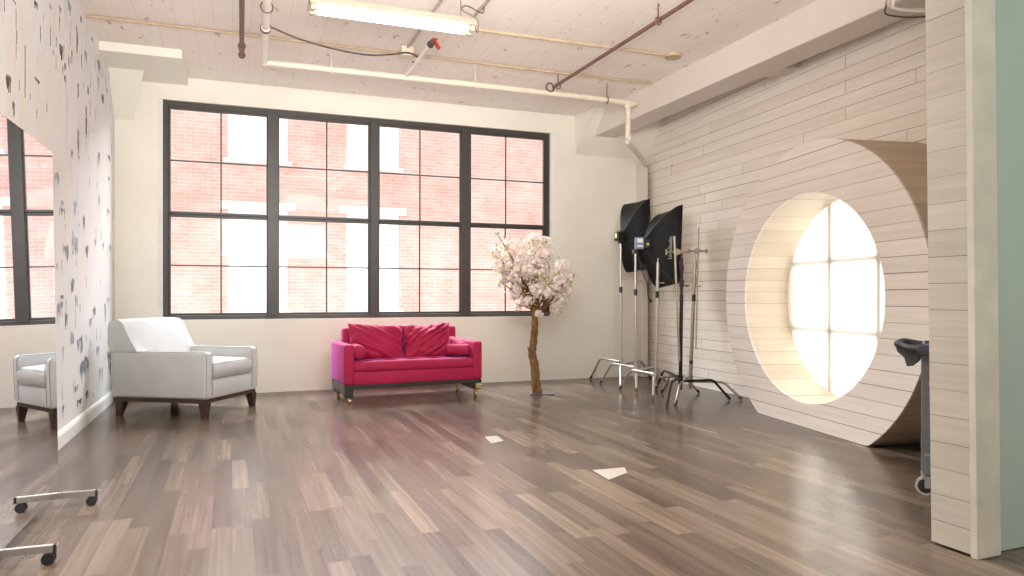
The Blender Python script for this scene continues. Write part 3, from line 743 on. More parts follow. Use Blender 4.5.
def TR(loc, rx=0, ry=0, rz=0):
    return Matrix.Translation(Vector(loc)) @ Matrix.Rotation(rz, 4, 'Z') @ Matrix.Rotation(ry, 4, 'Y') @ Matrix.Rotation(rx, 4, 'X')

# ------------------------------------------------------------------ grey armchair  (local: front +x, width along y)
ch = thing('armchair', 'light grey upholstered armchair with dark tapered wooden legs in the left corner', 'armchair', (-0.425, 8.39, 0), math.radians(-32.0))
ch.scale = (0.95, 0.95, 1.0)
W2, X0, X1 = 0.50, -0.58, 0.545      # half width, back, front
AW = 0.135
m = MB(); m.box(((X0+X1)/2+0.02, 0, 0.285), (X1-X0-0.06, 2*W2-0.06, 0.19), bevel=0.02)
m.build('seat_base', M['grey_fabric'], ch, smooth=True)
for s in (-1, 1):
    m = MB()
    yc_ = s*(W2-AW/2)
    t = bmesh.new(); bmesh.ops.create_cube(t, size=1); bmesh.ops.scale(t, vec=(X1-X0-0.01, AW, 0.465), verts=t.verts)
    bmesh.ops.bevel(t, geom=list(t.edges), offset=0.035, segments=4, affect='EDGES', profile=0.5)
    bmesh.ops.translate(t, vec=((X0+X1)/2, yc_, 0.192+0.2325), verts=t.verts); m.merge(t)
    arm = m.build('armrest', M['grey_fabric'], ch, smooth=True)
    m = MB(); y_o = s*(W2-0.002); y_i = s*(W2-AW+0.004)
    for yy in (y_o-s*0.012, y_i+s*0.012):
        m.tube(spline([(X1-0.006, yy, 0.22), (X1-0.002, yy, 0.50), (X1-0.006, yy, 0.615), (X1-0.035, yy, 0.652), (X1-0.10, yy, 0.655), (-0.25, yy, 0.655)], 5), 0.0034, 6)
    m.build('piping', M['grey_piping'], arm, smooth=True)
sc = cushion(0.82, 2*(W2-AW)-0.01, 0.15, crown=0.022, edge=0.035, wr=0.004)
o = from_bm(sc, TR((0.14, 0, 0.465))).build('seat_cushion', M['grey_fabric'], ch, smooth=50)
m = MB(); hw = W2-AW-0.014
for zz in (0.393, 0.532): m.tube([(0.0, -hw, zz), (0.530, -hw, zz), (0.545, -hw+0.02, zz), (0.548, 0, zz+0.004), (0.545, hw-0.02, zz), (0.530, hw, zz), (0.0, hw, zz)], 0.0034, 6)
m.build('piping', M['grey_piping'], o, smooth=True)
# back: wedge leaning rearward that spans the full width over the arms
m = MB()
prof = [(X0-0.02, 0.66), (X0-0.03, 0.90), (X0-0.012, 0.955), (X0+0.04, 0.978), (X0+0.11, 0.975), (X0+0.155, 0.945), (X0+0.235, 0.80), (X0+0.325, 0.66), (X0+0.36, 0.53), (X0+0.10, 0.53), (X0, 0.62)]
nn = 12; rings = []
for i in range(nn+1):
    y = -W2+2*W2*i/nn; q = min(i, nn-i); sh = (0.02, 0.006, 0, 0)[min(q, 3)]
    ring_ = []
    inside = abs(y) < W2-AW
    for (x, z) in prof:
        cx_, cz_ = X0+0.12, 0.76
        f = 1-sh*3
        bulge = 0.012*(1-(y/W2)**2) if x > X0+0.1 else 0
        ring_.append(m.bm.verts.new((cx_+(x-cx_)*f+bulge, y*(1.0 if i not in (0, nn) else 1.0), cz_+(z-cz_)*f if z > 0.66 or abs(y) < 0.4 else max(z, 0.655))))
    rings.append(ring_)
kq = len(prof)
for a_, b_ in zip(rings, rings[1:]):
    for j in range(kq): m.bm.faces.new((a_[j], a_[(j+1) % kq], b_[(j+1) % kq], b_[j]))
m.bm.faces.new(rings[0]); m.bm.faces.new(list(reversed(rings[-1])))
bk = m.build('backrest', M['grey_fabric'], ch, smooth=50)
for s in (-1, 1):
    m = MB(); m.tube([(x, s*(W2-0.004), z) for (x, z) in ((X0-0.02, 0.70), (X0-0.026, 0.89), (X0-0.006, 0.945), (X0+0.04, 0.967), (X0+0.105, 0.964), (X0+0.148, 0.935), (X0+0.228, 0.79), (X0+0.31, 0.665))], 0.0034, 6)
    m.build('piping', M['grey_piping'], bk, smooth=True)
m = MB(); m.box(((X0+X1)/2+0.005, 0, 0.172), (X1-X0-0.05, 2*W2-0.03, 0.036), bevel=0.003); m.build('wooden_rail', M['dark_wood'], ch)
for sx in (0, 1):
    for sy in (-1, 1):
        x = (X0+0.10, X1-0.055)[sx]; y = sy*(W2-0.06); m = MB()
        top = 0.045; bt = 0.026; dx = (-0.02, 0.0)[sx]
        v = [m.bm.verts.new((x+a*top, y+c*top, 0.158)) for a, c in ((-1, -1), (1, -1), (1, 1), (-1, 1))]
        v2 = [m.bm.verts.new((x+dx+a*bt+(0.012 if sx else -0.006), y+sy*0.012+c*bt, 0.0)) for a, c in ((-1, -1), (1, -1), (1, 1), (-1, 1))]
        m.bm.faces.new(v); m.bm.faces.new(list(reversed(v2)))
        for i in range(4): m.bm.faces.new((v[i], v2[i], v2[(i+1) % 4], v[(i+1) % 4]))
        m.build('leg', M['dark_wood'], ch)

# ------------------------------------------------------------------ magenta loveseat (local: width x, front -y)
sf = thing('loveseat', 'magenta velvet loveseat on small brass casters under the big window', 'sofa', (1.965, 8.69, 0), math.radians(4.0))
HW, FY, BYs = 0.83, -0.40, 0.36
V_ = M['velvet']
m = MB(); m.box((0, (FY+BYs)/2, 0.285), (2*HW-0.04, BYs-FY-0.03, 0.15), bevel=0.015); m.build('seat_base', V_, sf, smooth=True)
for s in (-1, 1):
    m = MB(); t = bmesh.new(); bmesh.ops.create_cube(t, size=1); bmesh.ops.scale(t, vec=(0.115, BYs-FY, 0.455), verts=t.verts)
    bmesh.ops.bevel(t, geom=list(t.edges), offset=0.028, segments=4, affect='EDGES', profile=0.5); bmesh.ops.translate(t, vec=(s*(HW-0.0575), (FY+BYs)/2, 0.212+0.2275), verts=t.verts); m.merge(t)
    m.build('armrest', V_, sf, smooth=True)
m = MB(); m.box((0, BYs-0.09, 0.53), (2*HW-0.23, 0.18, 0.60), bevel=0.035, seg=4, rot=Matrix.Rotation(-0.05, 3, 'X')); m.build('backrest', V_, sf, smooth=True)
# one long tufted seat cushion
bm = cushion(2*HW-0.222, 0.60, 0.115, nx=48, ny=20, crown=0.012, edge=0.03)
for v in bm.verts:
    if v.co.z > 0.02:
        d = 0
        for tx in (-0.54, -0.27, 0, 0.27, 0.54):
            for ty in (-0.12, 0.12):
                r2 = (v.co.x-tx)**2+(v.co.y-ty)**2; d += 0.022*math.exp(-r2/0.0022)+0.008*math.exp(-r2/0.012)
        v.co.z -= d
from_bm(bm, TR((0, FY+0.302, 0.412))).build('seat_cushion', V_, sf, smooth=50)
def ps(name, label, bm, mt, grp=None):
    o = from_bm(bm, Matrix.Rotation(math.radians(4.0), 4, 'Z') @ mt).build(name, V_, None, smooth=60, loc=sf.location)
    tag(o, label, 'cushion', grp); return o
ps('scatter_pillow', 'crumpled magenta velvet pillow on the left half of the loveseat', pillow(0.68, 0.45, 0.25, n=36, seed=1.3, wr=0.030, ear=0.07), TR((-0.36, 0.015, 0.660), rx=math.radians(74), ry=0.03, rz=0.05))
ps('scatter_pillow', 'crumpled magenta velvet pillow on the right half of the loveseat', pillow(0.62, 0.44, 0.24, n=36, seed=4.7, wr=0.030, ear=0.07), TR((0.27, 0.03, 0.655), rx=math.radians(74), ry=-0.05, rz=-0.06))
def bolster(L, r, ax_r=0.012):
    m = MB(); n = 14
    prof = [(-L/2-0.014, 0.01), (-L/2-0.011, r*0.5), (-L/2-0.003, r*0.86), (-L/2+0.01, r*0.99)]+[(-L/2+0.02+(L-0.04)*i/8, r*(1+0.02*math.sin(i*2.3))) for i in range(9)]+[(L/2-0.01, r*0.99), (L/2+0.003, r*0.86), (L/2+0.011, r*0.5), (L/2+0.014, 0.01)]
    m.tube([(0, a, 0) for a, _ in prof], [b for _, b in prof], 24)
    return m.bm
ps('bolster_cushion', 'round magenta bolster beside the left arm of the loveseat', bolster(0.40, 0.082), TR((-0.640, -0.135, 0.575), rz=math.radians(-4)))
ps('bolster_cushion', 'round magenta bolster leaning on the inner right arm at the back', bolster(0.30, 0.078), TR((0.632, -0.05, 0.60), rx=0.25, rz=math.radians(12)))
ps('bolster_cushion', 'round magenta bolster lying in front on the right end of the seat', bolster(0.26, 0.070), TR((0.59, -0.205, 0.560), rz=math.radians(58)))
# base
m = MB(); m.box((0, FY+0.02, 0.190), (2*HW-0.02, 0.03, 0.045), bevel=0.003); m.box((0, BYs-0.03, 0.190), (2*HW-0.02, 0.03, 0.045)); m.build('base_rail', M['black_wood'], sf)
m = MB(); m.box((-HW+0.055, FY+0.05, 0.135), (0.09, 0.08, 0.125), bevel=0.004); m.build('corner_block', M['black_wood'], sf)
m = MB(); m.prism([(-HW+0.012, FY+0.07, 0.215), (-HW+0.012, BYs-0.03, 0.215), (-HW+0.012, BYs-0.03, 0.085), (-HW+0.012, BYs-0.12, 0.075), (-HW+0.012, BYs-0.22, 0.12), (-HW+0.012, FY+0.30, 0.12), (-HW+0.012, FY+0.16, 0.085), (-HW+0.012, FY+0.07, 0.085)], (1, 0, 0), 0.03); m.build('carved_side_panel', M['carved_black'], sf)
m = MB(); m.prism([(HW-0.25, FY+0.035, 0.168), (HW-0.02, FY+0.035, 0.168), (HW-0.02, FY+0.035, 0.085), (HW-0.09, FY+0.035, 0.085), (HW-0.25, FY+0.035, 0.150)], (0, 1, 0), 0.03); m.build('corner_bracket', M['black_wood'], sf)
m = MB(); m.prism([(HW-0.045, FY+0.04, 0.205), (HW-0.045, BYs-0.03, 0.205), (HW-0.045, BYs-0.03, 0.09), (HW-0.045, BYs-0.2, 0.13), (HW-0.045, FY+0.25, 0.13), (HW-0.045, FY+0.1, 0.085), (HW-0.045, FY+0.04, 0.085)], (1, 0, 0), 0.03); m.build('carved_side_panel', M['carved_black'], sf)
m = MB()
for q in range(9):
    a = q*0.9; m.ball((HW-0.045+0.032*math.cos(a)*(q/9+.3), FY+0.022, 0.135+0.032*math.sin(a)*(q/9+.3)), 0.014, 8)
m.box((HW-0.045, FY+0.03, 0.135), (0.07, 0.014, 0.085), bevel=0.004); m.build('brass_mount', M['brass'], sf, smooth=True)
for cx_, cy_ in ((-HW+0.07, FY+0.06), (HW-0.07, FY+0.06), (-HW+0.07, BYs-0.08), (HW-0.07, BYs-0.08)):
    m = MB(); m.cyl((cx_, cy_, 0.055), (cx_, cy_, 0.095), 0.014, 0.022, 14); m.box((cx_-0.016, cy_, 0.045), (0.004, 0.03, 0.045)); m.box((cx_+0.016, cy_, 0.045), (0.004, 0.03, 0.045)); m.cyl((cx_-0.012, cy_, 0.03), (cx_+0.012, cy_, 0.03), 0.03, n=20)
    m.build('caster', M['brass'], sf, smooth=True)

# ------------------------------------------------------------------ blossom tree
tb = Vector((3.53, 8.33, 0))
tree = thing('blossom_tree', 'artificial cherry tree with pale pink blossom on a bare brown trunk', 'tree', tb, -YAW)
# local x = right, y = away
rt = random.Random(11)
px = 0.01237
def tp(u, v, d=0.0): return Vector(((u-536.5)*px, d, 1.2-(v-297)*px))
m = MB(); m.box((0.06, -0.0, 0.008), (0.30, 0.26, 0.012), bevel=0.002); m.build('base_plate', M['grey_metal'], tree)
tr_pts = spline([(0.0, 0, 0.012), (-0.02, 0, 0.15), (-0.035, 0.01, 0.36), (-0.065, 0.0, 0.50), (-0.050, 0, 0.62), (-0.035, 0, 0.80), (-0.03, 0.01, 0.96), (-0.01, 0.02, 1.10)], 5)
rr = [0.060-0.022*i/(len(tr_pts)-1)+0.004*math.sin(i*1.9) for i in range(len(tr_pts))]
m = MB(); m.tube(tr_pts, rr, 18)
m.tube([(-0.05, 0, 0.47), (-0.085, -0.01, 0.53), (-0.108, -0.02, 0.585)], [0.034, 0.028, 0.022], 12)
m.build('trunk', M['bark'], tree, smooth=70)
C = [(495, 254, .055, 0), (496, 252, .07, .1), (500, 266, .11, -.1), (501, 282, .07, .0), (507, 243, .07, .15), (518, 249, .13, -.1), (532, 239, .09, .1), (545, 242, .08, -.05), (527, 260, .12, .2), (537, 268, .15, -.2), (514, 275, .12, -.15), (516, 292, .12, .05), (526, 300, .09, -.15), (535, 288, .13, -.25), (562, 266, .09, .05), (569, 277, .07, -.05), (560, 283, .12, -.1), (556, 298, .12, .1), (554, 309, .06, -.1), (538, 314, .045, -.12), (517, 307, .045, .1), (566, 291, .08, .1), (543, 254, .11, -.2), (548, 276, .12, .2), (546, 292, .10, -.25), (523, 281, .12, .3), (541, 262, .12, .35), (508, 257, .10, .25), (527, 272, .10, -.3), (496, 233, .03, 0), (531, 272, .14, 0), (505, 274, .11, .1), (549, 289, .115, 0), (520, 265, .12, 0), (540, 248, .11, .1)]
# branches
m = MB(); fork = Vector((-0.01, 0.02, 1.06))
for (u, v, r, d) in C:
    e = tp(u, v, d*0.7); mid = fork.lerp(e, 0.5)+Vector((rt.uniform(-.04, .04), rt.uniform(-.04, .04), rt.uniform(-0.06, .02)))
    m.tube(spline([fork-Vector((0, 0, 0.05)), mid, e], 5), [0.016-0.0011*i for i in range(11)], 6)
m.build('branches', M['bark'], tree, smooth=True)
def flower(bm, c, nrm, R, rnd):
    a, b = frame_for(nrm)
    for ly, (np_, rs, up) in enumerate(((5, 1.0, 0.15), (4, 0.7, 0.55))):
        a0 = rnd.uniform(0, 6.28)
        for q in range(np_):
            t = a0+2*PI*q/np_; d = a*math.cos(t)+b*math.sin(t); s = a*-math.sin(t)+b*math.cos(t)
            L_ = R*rs*rnd.uniform(0.85, 1.1); wv = L_*0.46
            k0 = c; k1 = c+d*L_*0.5+nrm*L_*(up*0.5); k2 = c+d*L_+nrm*L_*(up+rnd.uniform(-.15, .25))
            vs = [bm.verts.new(k0), bm.verts.new(k1+s*wv+nrm*L_*0.1), bm.verts.new(k2+s*wv*0.55), bm.verts.new(k2-d*L_*0.1), bm.verts.new(k2-s*wv*0.55), bm.verts.new(k1-s*wv+nrm*L_*0.1), bm.verts.new(k1)]
            bm.faces.new((vs[0], vs[1], vs[6])); bm.faces.new((vs[0], vs[6], vs[5])); bm.faces.new((vs[1], vs[2], vs[3], vs[6])); bm.faces.new((vs[6], vs[3], vs[4], vs[5]))
for (u, v, r, d) in C:
    c = tp(u, v, d*0.7); m = MB(); nf = int(12+r*r*5200)
    for q in range(nf):
        dr = Vector((rt.gauss(0, 1), rt.gauss(0, 1), rt.gauss(0, 1))).normalized()
        flower(m.bm, c+dr*r*rt.uniform(0.45, 1.0), (dr+Vector((rt.uniform(-.4, .4), rt.uniform(-.4, .4), rt.uniform(-.2, .5)))).normalized(), rt.uniform(0.022, 0.033), rt)
    cl = m.build('blossom_cluster', M['petal'], tree, smooth=True)
    if r > 0.05 and rt.random() < 0.8:
        m = MB()
        for q in range(int(6+r*70)):
            dr = Vector((rt.gauss(0, 1), rt.gauss(0, 1)-0.5, rt.gauss(0, 1))).normalized(); p = c+dr*r*rt.uniform(0.98, 1.18); ld = (dr+Vector((rt.uniform(-1, 1), rt.uniform(-1, 1), rt.uniform(-1, 1)))).normalized()
            a, b_ = frame_for(ld); L_ = rt.uniform(0.036, 0.062); m.poly([p, p+ld*L_*.5+a*L_*.28, p+ld*L_+b_*L_*.1]); m.poly([p, p+ld*L_+b_*L_*.1, p+ld*L_*.5-a*L_*.28])
        m.build('leaves', M['leaf'], cl)

# ------------------------------------------------------------------ light stands with turtle bases
cth, sth = math.cos(YAW), math.sin(YAW)
def ray(u, v, zc): 
    xc = (u-512)/730*zc
    return Vector((xc*cth+zc*sth, -xc*sth+zc*cth, 1.2-(v-297)/730*zc))
def gnd(u, v): return ray(u, v, 876/(v-297))
FR, FF = Vector((cth, -sth, 0)), Vector((sth, cth, 0))
def cstand(label, u, zc, feet, hub_z, top_z, mat, lean_u=0.0, mat_leg=None, sleeve=None, spigot=True, z2=1.2):
    base = ray(u, 297, zc); base.z = 0
    t = thing('light_stand', label, 'light stand', base, 0)
    lm = mat_leg or [mat]*3
    top = Vector((0, 0, top_z)) + FR*lean_u
    def up(z): return Vector((0, 0, z)) + FR*lean_u*(z/top_z)
    m = MB(); z1 = hub_z-0.12
    z1 = max(0.10, z1)
    m.tube([up(z1), up(z2)], 0.0215, 14); m.cyl(up(z1-0.0), up(z1+0.02), 0.024); m.build('column', mat, t, smooth=True)
    m = MB(); m.tube([up(z2-0.02), up(top_z-0.06)], 0.017, 12); m.build('riser', mat, t, smooth=True)
    m = MB(); m.cyl(up(z2-0.05), up(z2+0.03), 0.023); m.build('collar', sleeve or M['black_rubber'], t, smooth=True)
    m = MB(); m.cyl(up(z2+0.09), up(z2+0.17), 0.02); kd = up(z2+0.13); m.cyl(kd, kd+FR*0.055-FF*0.02, 0.006, n=8); m.box(kd+FR*0.062-FF*0.022, (0.035, 0.01, 0.016), bevel=0.003); m.build('clamp_knob', mat, t, smooth=True)
    m = MB(); m.cyl(up(hub_z-0.045), up(hub_z+0.045), 0.030, n=18); kd = up(hub_z+0.01); m.cyl(kd, kd-FR*0.06-FF*0.02, 0.006, n=8); m.ball(kd-FR*0.065-FF*0.022, 0.014, 10); m.build('hub', mat, t, smooth=True)
    if spigot:
        m = MB(); m.tube([up(top_z-0.08), up(top_z-0.05), up(top_z-0.045), up(top_z)], [0.016, 0.016, 0.0085, 0.0085], 12); m.build('spigot', mat, t, smooth=True)
    for q, (fu, fv) in enumerate(feet):
        f = gnd(fu, fv)-base; hd = Vector((f.x, f.y, 0)); R_ = hd.length
        zz = hub_z-0.022*q+0.02; st = up(zz)
        kn = Vector((f.x*0.66, f.y*0.66, zz+0.012)); foot = Vector((f.x, f.y, 0.013))
        a1 = st.lerp(kn, 0.9); b1 = kn.lerp(foot, 0.12)
        m = MB(); m.tube([st]+spline([a1, kn*0.97+st*0.03-Vector((0, 0, 0.006)), b1], 5)+[foot], 0.0145, 12)
        lg = m.build('leg', lm[q % len(lm)], t, smooth=True)
        m = MB(); dfo = (foot-b1).normalized(); m.tube([foot-dfo*0.05, foot-dfo*0.0], 0.0175, 10); m.build('foot_cap', M['grey_metal'] if lm[q % len(lm)] != M['black_metal'] else M['black_rubber'], lg, smooth=True)
    return t, up
sA, upA = cstand('silver light stand furthest left, holding the softbox nearest the corner', 620.8, 10.15, [(590.4, 379.2), (620.6, 389.6), (651, 378)], 0.285, 2.0, M['silver'], z2=1.31)
sB, upB = cstand('silver light stand second from left, holding the softbox with white lettering', 635.6, 9.45, [(600.4, 383.8), (636.3, 393), (667, 384)], 0.270, 1.84, M['silver'], z2=1.27)
sC, upC = cstand('bare silver light stand third from left, standing in front of the two softboxes', 655.5, 8.85, [(619.6, 389.6), (653, 401), (699, 393.5)], 0.245, 1.67, M['silver'], lean_u=0.03, z2=1.24)
sD, upD = cstand('black light stand with a pale boom tube, fourth from left', 680.2, 8.45, [(656, 389.6), (667, 406.4), (730, 400.4)], 0.250, 1.70, M['black_metal'], lean_u=0.02)
sE, upE = cstand('worn nickel light stand with a clamped thin rod, nearest the round window', 689.6, 8.75, [(661.4, 393.5), (675.6, 405), (742, 400.7)], 0.215, 1.70, M['warm_steel'], lean_u=0.07)
def locp(t, P): return Vector(P)-t.location
# grip head and boom on D
m = MB(); g_ = ray(676.5, 252, 8.40); g = locp(sD, g_)
m.cyl(g-FF*0.03, g+FF*0.03, 0.036, n=20); m.cyl(g, g+FR*0.07, 0.026); m.cyl(g-FR*0.02, g-FR*0.11, 0.007, n=8); m.box(g-FR*0.115, (0.018, 0.018, 0.07), bevel=0.004); m.cyl(g+FR*0.06, g+FR*0.13, 0.01)
m.build('grip_head', M['warm_steel'], sD, smooth=True)
m = MB(); m.tube([locp(sD, ray(674.3, 236, 8.34)), locp(sD, ray(679.3, 361, 8.34))], 0.013, 12); m.build('boom_tube', M['warm_steel'], sD, smooth=True)
for za, zb, rc in ((1.32, 1.40, 0.027), (1.50, 1.57, 0.025)):
    m = MB(); m.cyl(upD(za), upD(zb), rc); m.build('riser_collar', M['black_rubber'], sD, smooth=True)
# grip head and rod on E
m = MB(); g = locp(sE, ray(697, 251, 8.68))
m.cyl(g-FF*0.03, g+FF*0.03, 0.034, n=20); m.cyl(g-FR*0.09, g+FR*0.10, 0.012); m.box(g-FR*0.10, (0.03, 0.02, 0.05), bevel=0.005); m.box(g+FR*0.11, (0.03, 0.02, 0.05), bevel=0.005)
m.build('grip_head', M['warm_steel'], sE, smooth=True)
m = MB(); m.tube([locp(sE, ray(698.8, 227, 8.66)), locp(sE, ray(695.8, 349, 8.66))], 0.0075, 8); m.build('thin_rod', M['warm_steel'], sE, smooth=True)
for za, zb, rc in ((1.36, 1.44, 0.027), (1.53, 1.60, 0.025)):
    m = MB(); m.cyl(upE(za), upE(zb), rc); m.build('riser_collar', M['warm_steel'], sE, smooth=True)
m = MB(); m.cyl(upE(0.40), upE(0.44), 0.022); m.build('black_band', M['black_rubber'], sE, smooth=True)

# ------------------------------------------------------------------ softboxes
def softbox(label, apex, axis, tilt, depth, half_w, half_h, stand_top):
    """rear speed-ring at apex, four bowed fabric panels, rim at depth along axis"""
    t = thing('softbox', label, 'softbox', apex, 0)
    a = axis.normalized(); wv = a.cross(Vector((0, 0, 1))).normalized(); hv = wv.cross(a)
    hv2 = (hv*math.cos(tilt)+wv*math.sin(tilt)); wv2 = (wv*math.cos(tilt)-hv*math.sin(tilt))
    m = MB(); n = 12; rings = []
    def cross(s, k):   # ring of 4*k pts at fraction s
        f = 0.16+0.84*(1-(1-s)**1.75)
        W_, H_ = half_w*f, half_h*f
        cor = [(-1, -1), (1, -1), (1, 1), (-1, 1)]; out = []
        for c in range(4):
            p, q = cor[c], cor[(c+1) % 4]
            for j in range(k):
                e = j/k; x = p[0]+(q[0]-p[0])*e; y = p[1]+(q[1]-p[1])*e
                sag = 1-0.10*math.sin(e*PI)*math.sin(PI*min(1, s*1.0))*1.0
                wr = 0.006*noise.noise(Vector((x*3+s*7, y*3, s*9)))
                out.append(m.bm.verts.new(a*depth*s+wv2*(x*W_*sag+wr)+hv2*(y*H_*sag+wr)))
        return out
    for i in range(n+1): rings.append(cross(i/n, 8))
    m.bm.faces.new(rings[0])
    for r0, r1 in zip(rings, rings[1:]):
        for j in range(32): m.bm.faces.new((r0[j], r0[(j+1) % 32], r1[(j+1) % 32], r1[j]))
    m.build('fabric_shell', M['softbox'], t, smooth=35)
    m = MB(); v = [m.bm.verts.new(a*(depth-0.015)+wv2*x*half_w*0.985+hv2*y*half_h*0.985) for x, y in ((-1, -1), (1, -1), (1, 1), (-1, 1))]; m.bm.faces.new(v); m.build('front_diffuser', M['white_fabric'], t)
    m = MB()
    for sx in (-1, 1):
        for sy in (-1, 1):
            pts = []
            for i in range(n+1):
                s = i/n; f = 0.16+0.84*(1-(1-s)**1.75); pts.append(a*depth*s+wv2*sx*(half_w*f+0.002)+hv2*sy*(half_h*f+0.002))
            m.tube(pts, 0.0034, 6)
    m.build('seam_binding', M['black_rubber'], t, smooth=True)
    m = MB(); m.cyl(-a*0.03, a*0.02, 0.085, n=24); m.build('speed_ring', M['black_metal'], t, smooth=True)
    return t, a, wv2, hv2
zA = 10.1; apA = ray(623.0, 236, zA)
t, a, wv, hv = softbox('black softbox nearest the corner, on the furthest left stand', apA, FR*0.86+FF*0.50+Vector((0, 0, 0.02)), -0.03, 0.28, 0.26, 0.49, None)
m = MB(); m.box(-a*0.055-Vector((0, 0, 0.01)), (0.12, 0.12, 0.12), bevel=0.012); hd = m.build('flash_head', M['black_metal'], t)
m = MB(); m.box(-a*0.055+Vector((0, 0, 0.062)), (0.10, 0.10, 0.012), bevel=0.004); m.cyl(-a*0.12+Vector((0, 0, -0.03)), -a*0.12+Vector((0, 0, 0.03)), 0.02); m.build('brass_fitting', M['brass'], hd)
m = MB(); pt = upA(2.0)+sA.location-apA; m.cyl(pt-Vector((0, 0, 0.05)), Vector((pt.x, pt.y, -0.07)), 0.018); m.box((pt.x, pt.y, -0.075), (0.07, 0.05, 0.05), bevel=0.006); m.build('tilt_bracket', M['black_metal'], t)
zB = 9.35; apB = ray(645, 244, zB)
t, a, wv, hv = softbox('black softbox with white lettering on its side, pointing at the right wall', apB, FR*0.955+FF*0.28+Vector((0, 0, -0.10)), -0.10, 0.37, 0.27, 0.50, None)
m = MB(); m.box(-a*0.08, (0.11, 0.10, 0.15), bevel=0.012, rot=Matrix.Rotation(-YAW, 3, 'Z')); hd = m.build('flash_head', M['flash_grey'], t)
m = MB(); m.box(-a*0.08-FF*0.055+Vector((0, 0, 0.03)), (0.07, 0.01, 0.05), bevel=0.003, rot=Matrix.Rotation(-YAW, 3, 'Z')); m.box(-a*0.08-FF*0.055-Vector((0, 0, 0.04)), (0.07, 0.01, 0.02), bevel=0.002, rot=Matrix.Rotation(-YAW, 3, 'Z')); m.build('control_panel', M['white_fabric'], hd)
m = MB(); m.box(a*0.015-FF*0.09, (0.06, 0.02, 0.11), bevel=0.004, rot=Matrix.Rotation(-YAW, 3, 'Z')); rk = m.build('ring_clamp', M['black_rubber'], t)
m = MB(); m.ball(a*0.02-FF*0.104-Vector((0, 0, 0.008)), 0.019, 12); m.build('lock_button', M['yellow'], rk, smooth=True)
m = MB(); pt = upB(1.84)+sB.location-apB; m.cyl(pt-Vector((0, 0, 0.05)), Vector((pt.x, pt.y, -0.09)), 0.018); m.box((pt.x, pt.y, -0.095), (0.08, 0.05, 0.05), bevel=0.006); m.build('tilt_bracket', M['grey_metal'], t)
m = MB(); m.tube(spline([(-a*0.12-Vector((0, 0, 0.05))), (-0.09, -0.05, -0.30), (-0.03, -0.03, -0.42), (0.02, -0.02, -0.52), (0.045, 0.0, -0.66), (0.07, 0.0, -0.71)], 7), 0.0055, 7); m.cyl((0.07, 0, -0.705), (0.095, 0, -0.745), 0.014, n=10); m.build('power_cable', M['black_rubber'], t, smooth=True)
# lettering on the near side panel, running upward close to the rim
fc = bpy.data.curves.new('lettering', 'FONT'); fc.body = 'LimoStudio'; fc.size = 0.063; fc.align_x = 'CENTER'; fc.align_y = 'CENTER'; fc.extrude = 0.0008; fc.resolution_u = 3
tmp = bpy.data.objects.new('tmp_text', fc); COL.objects.link(tmp); bpy.context.view_layer.update()
me = bpy.data.meshes.new_from_object(tmp.evaluated_get(bpy.context.evaluated_depsgraph_get())); bpy.data.objects.remove(tmp)
s = 0.66; f = 0.16+0.84*(1-(1-s)**1.75); s2 = 0.40; f2 = 0.16+0.84*(1-(1-s2)**1.75)
side = -1 if (wv.dot(FF) > 0) else 1
pc = a*0.37*s+wv*side*(0.27*f*0.90+0.008)-hv*0.06; pd = (a*0.37*(s-s2)+wv*side*0.27*0.9*(f-f2)).normalized()
xd = hv; nrm_ = pd.cross(hv); nrm_ = nrm_ if nrm_.dot(wv*side) > 0 else -nrm_; yd = nrm_.cross(xd)
mt = Matrix(((xd.x, yd.x, nrm_.x, pc.x+nrm_.x*0.016), (xd.y, yd.y, nrm_.y, pc.y+nrm_.y*0.016), (xd.z, yd.z, nrm_.z, pc.z+nrm_.z*0.016), (0, 0, 0, 1)))
me.transform(mt); me.materials.clear(); me.materials.append(M['label_white']); o = bpy.data.objects.new('lettering', me); COL.objects.link(o); o.parent = t

# ------------------------------------------------------------------ utility cart behind the partition (long side runs to the right)
CR = -YAW-math.radians(34); CP = ray(919.5, 297, 4.42); CP.z = -0.0
ct = thing('utility_cart', 'grey plastic utility cart half hidden behind the planked partition end', 'utility cart', CP, CR)
m = MB(); L_ = 0.72; Dp = 0.42
m.box((L_/2+0.02, Dp/2, 0.865), (L_+0.06, Dp+0.08, 0.03), bevel=0.012); m.box((L_/2+0.02, -0.03, 0.890), (L_+0.06, 0.025, 0.05), bevel=0.008); m.box((L_/2+0.02, Dp+0.03, 0.890), (L_+0.06, 0.025, 0.05), bevel=0.008); m.box((L_+0.04, Dp/2, 0.890), (0.025, Dp+0.08, 0.05), bevel=0.008)
top = m.build('top_tray', M['cart_dark'], ct)
m = MB(); m.tube(spline([(0.05, 0.0, 0.885), (-0.05, 0.0, 0.890), (-0.10, 0.02, 0.905), (-0.125, 0.06, 0.910), (-0.125, Dp-0.06, 0.910), (-0.10, Dp-0.02, 0.905), (-0.02, Dp, 0.890)], 6), 0.021, 12)
m.prism([(-0.13, 0.02, 0.890), (0.04, 0.02, 0.890), (0.04, 0.02, 0.845), (-0.01, 0.02, 0.835), (-0.035, 0.02, 0.780), (-0.07, 0.02, 0.775), (-0.085, 0.02, 0.830), (-0.12, 0.02, 0.860)], (0, 1, 0), Dp-0.04)
m.build('handle', M['cart_dark'], ct, smooth=True)
for x in (0.035, L_):
    for y in (0.02, Dp-0.02):
        m = MB(); m.box((x, y, 0.51), (0.055, 0.045, 0.72), bevel=0.008); m.build('post', M['cart_grey'], ct)
m = MB(); m.box((L_/2+0.035, Dp/2, 0.19), (L_+0.02, Dp+0.04, 0.14), bevel=0.015); m.build('bottom_tray', M['cart_grey'], ct)
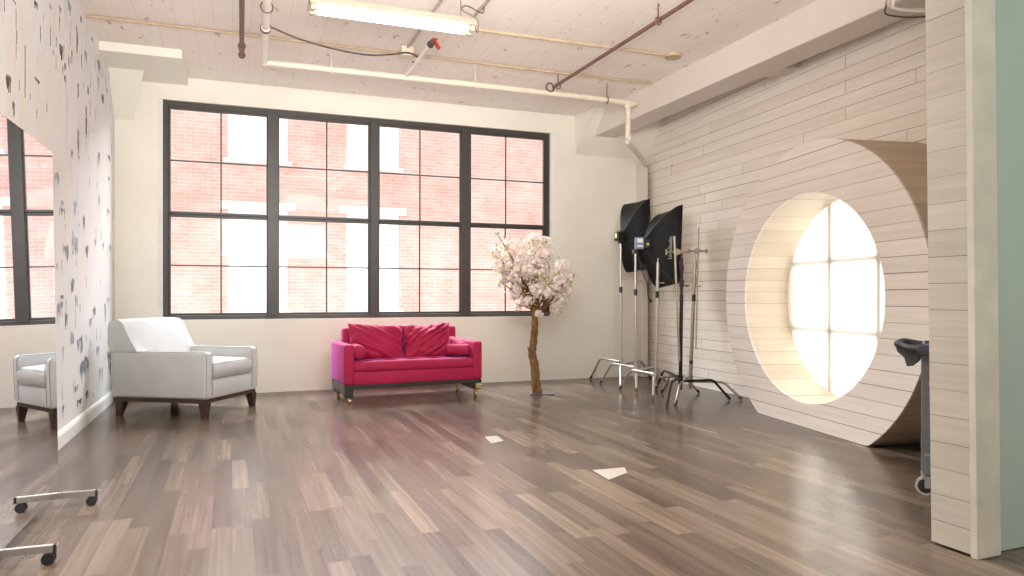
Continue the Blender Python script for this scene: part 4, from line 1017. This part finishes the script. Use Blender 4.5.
for x in (0.03, L_-0.02):
    for y in (0.03, Dp-0.03):
        m = MB(); m.cyl((x, y-0.016, 0.056), (x, y+0.016, 0.056), 0.056, n=24); wh = m.build('wheel', M['wheel_grey'], ct, smooth=True)
        m = MB(); m.cyl((x, y-0.018, 0.056), (x, y+0.018, 0.056), 0.042, n=20); m.build('wheel_hub', M['black_rubber'], wh, smooth=True)
        m = MB(); m.box((x+0.012, y-0.026, 0.085), (0.03, 0.006, 0.08), bevel=0.002); m.box((x+0.012, y+0.026, 0.085), (0.03, 0.006, 0.08), bevel=0.002); m.box((x+0.01, y, 0.122), (0.06, 0.06, 0.01)); m.build('fork', M['silver'], wh)
m = MB(); m.box((0.07, 0.05, 0.900), (0.14, 0.10, 0.028), bevel=0.01)
tag(m.build('blue_box', M['blue_plastic'], None, loc=ct.location, rz=CR), 'flat blue plastic case lying on the cart top', 'case')
m = MB(); m.tube(spline([(0.080, -0.055, 0.860), (0.082, -0.058, 0.760), (0.074, -0.056, 0.70), (0.080, -0.056, 0.63)], 6), [0.006]*8+[0.008, 0.012, 0.016, 0.018, 0.019, 0.020, 0.019, 0.018, 0.016, 0.014, 0.010][:11], 8)
tag(m.build('red_strap', M['orange_red'], None, smooth=True, loc=ct.location, rz=CR), 'red strap hanging down from the cart top', 'strap')

# ------------------------------------------------------------------ papers on the floor
for nm, lab, pts in (('paper_sheet', 'small white paper square on the floor, further from the camera', [(484.4, 437.1), (497.3, 435.9), (503.9, 441), (491.4, 443.8)]),
                     ('paper_sheet', 'white paper piece with a slanted edge on the floor, nearer the camera', [(592.2, 470.3), (624.5, 467.6), (627.3, 473), (608.6, 480)])):
    q = [gnd(*p) for p in pts]; c = sum(q, Vector())/4
    m = MB(); m.prism([(p.x-c.x, p.y-c.y, 0.0) for p in q], (0, 0, 1), 0.002)
    tag(m.build(nm, M['paper'], None, loc=(c.x, c.y, 0.0005)), lab, 'paper')

# ------------------------------------------------------------------ groups of repeated things
GROUPS = {'light_stand': 'light stands in the right back corner', 'softbox': 'softboxes on the light stands', 'scatter_pillow': 'pillows on the loveseat',
          'bolster_cushion': 'bolsters on the loveseat', 'paper_sheet': 'papers on the floor', 'ceiling_conduit': 'thin conduits on the ceiling'}
for o in bpy.data.objects:
    g = GROUPS.get(o.name.split('.')[0])
    if g and o.parent is None: o['group'] = g
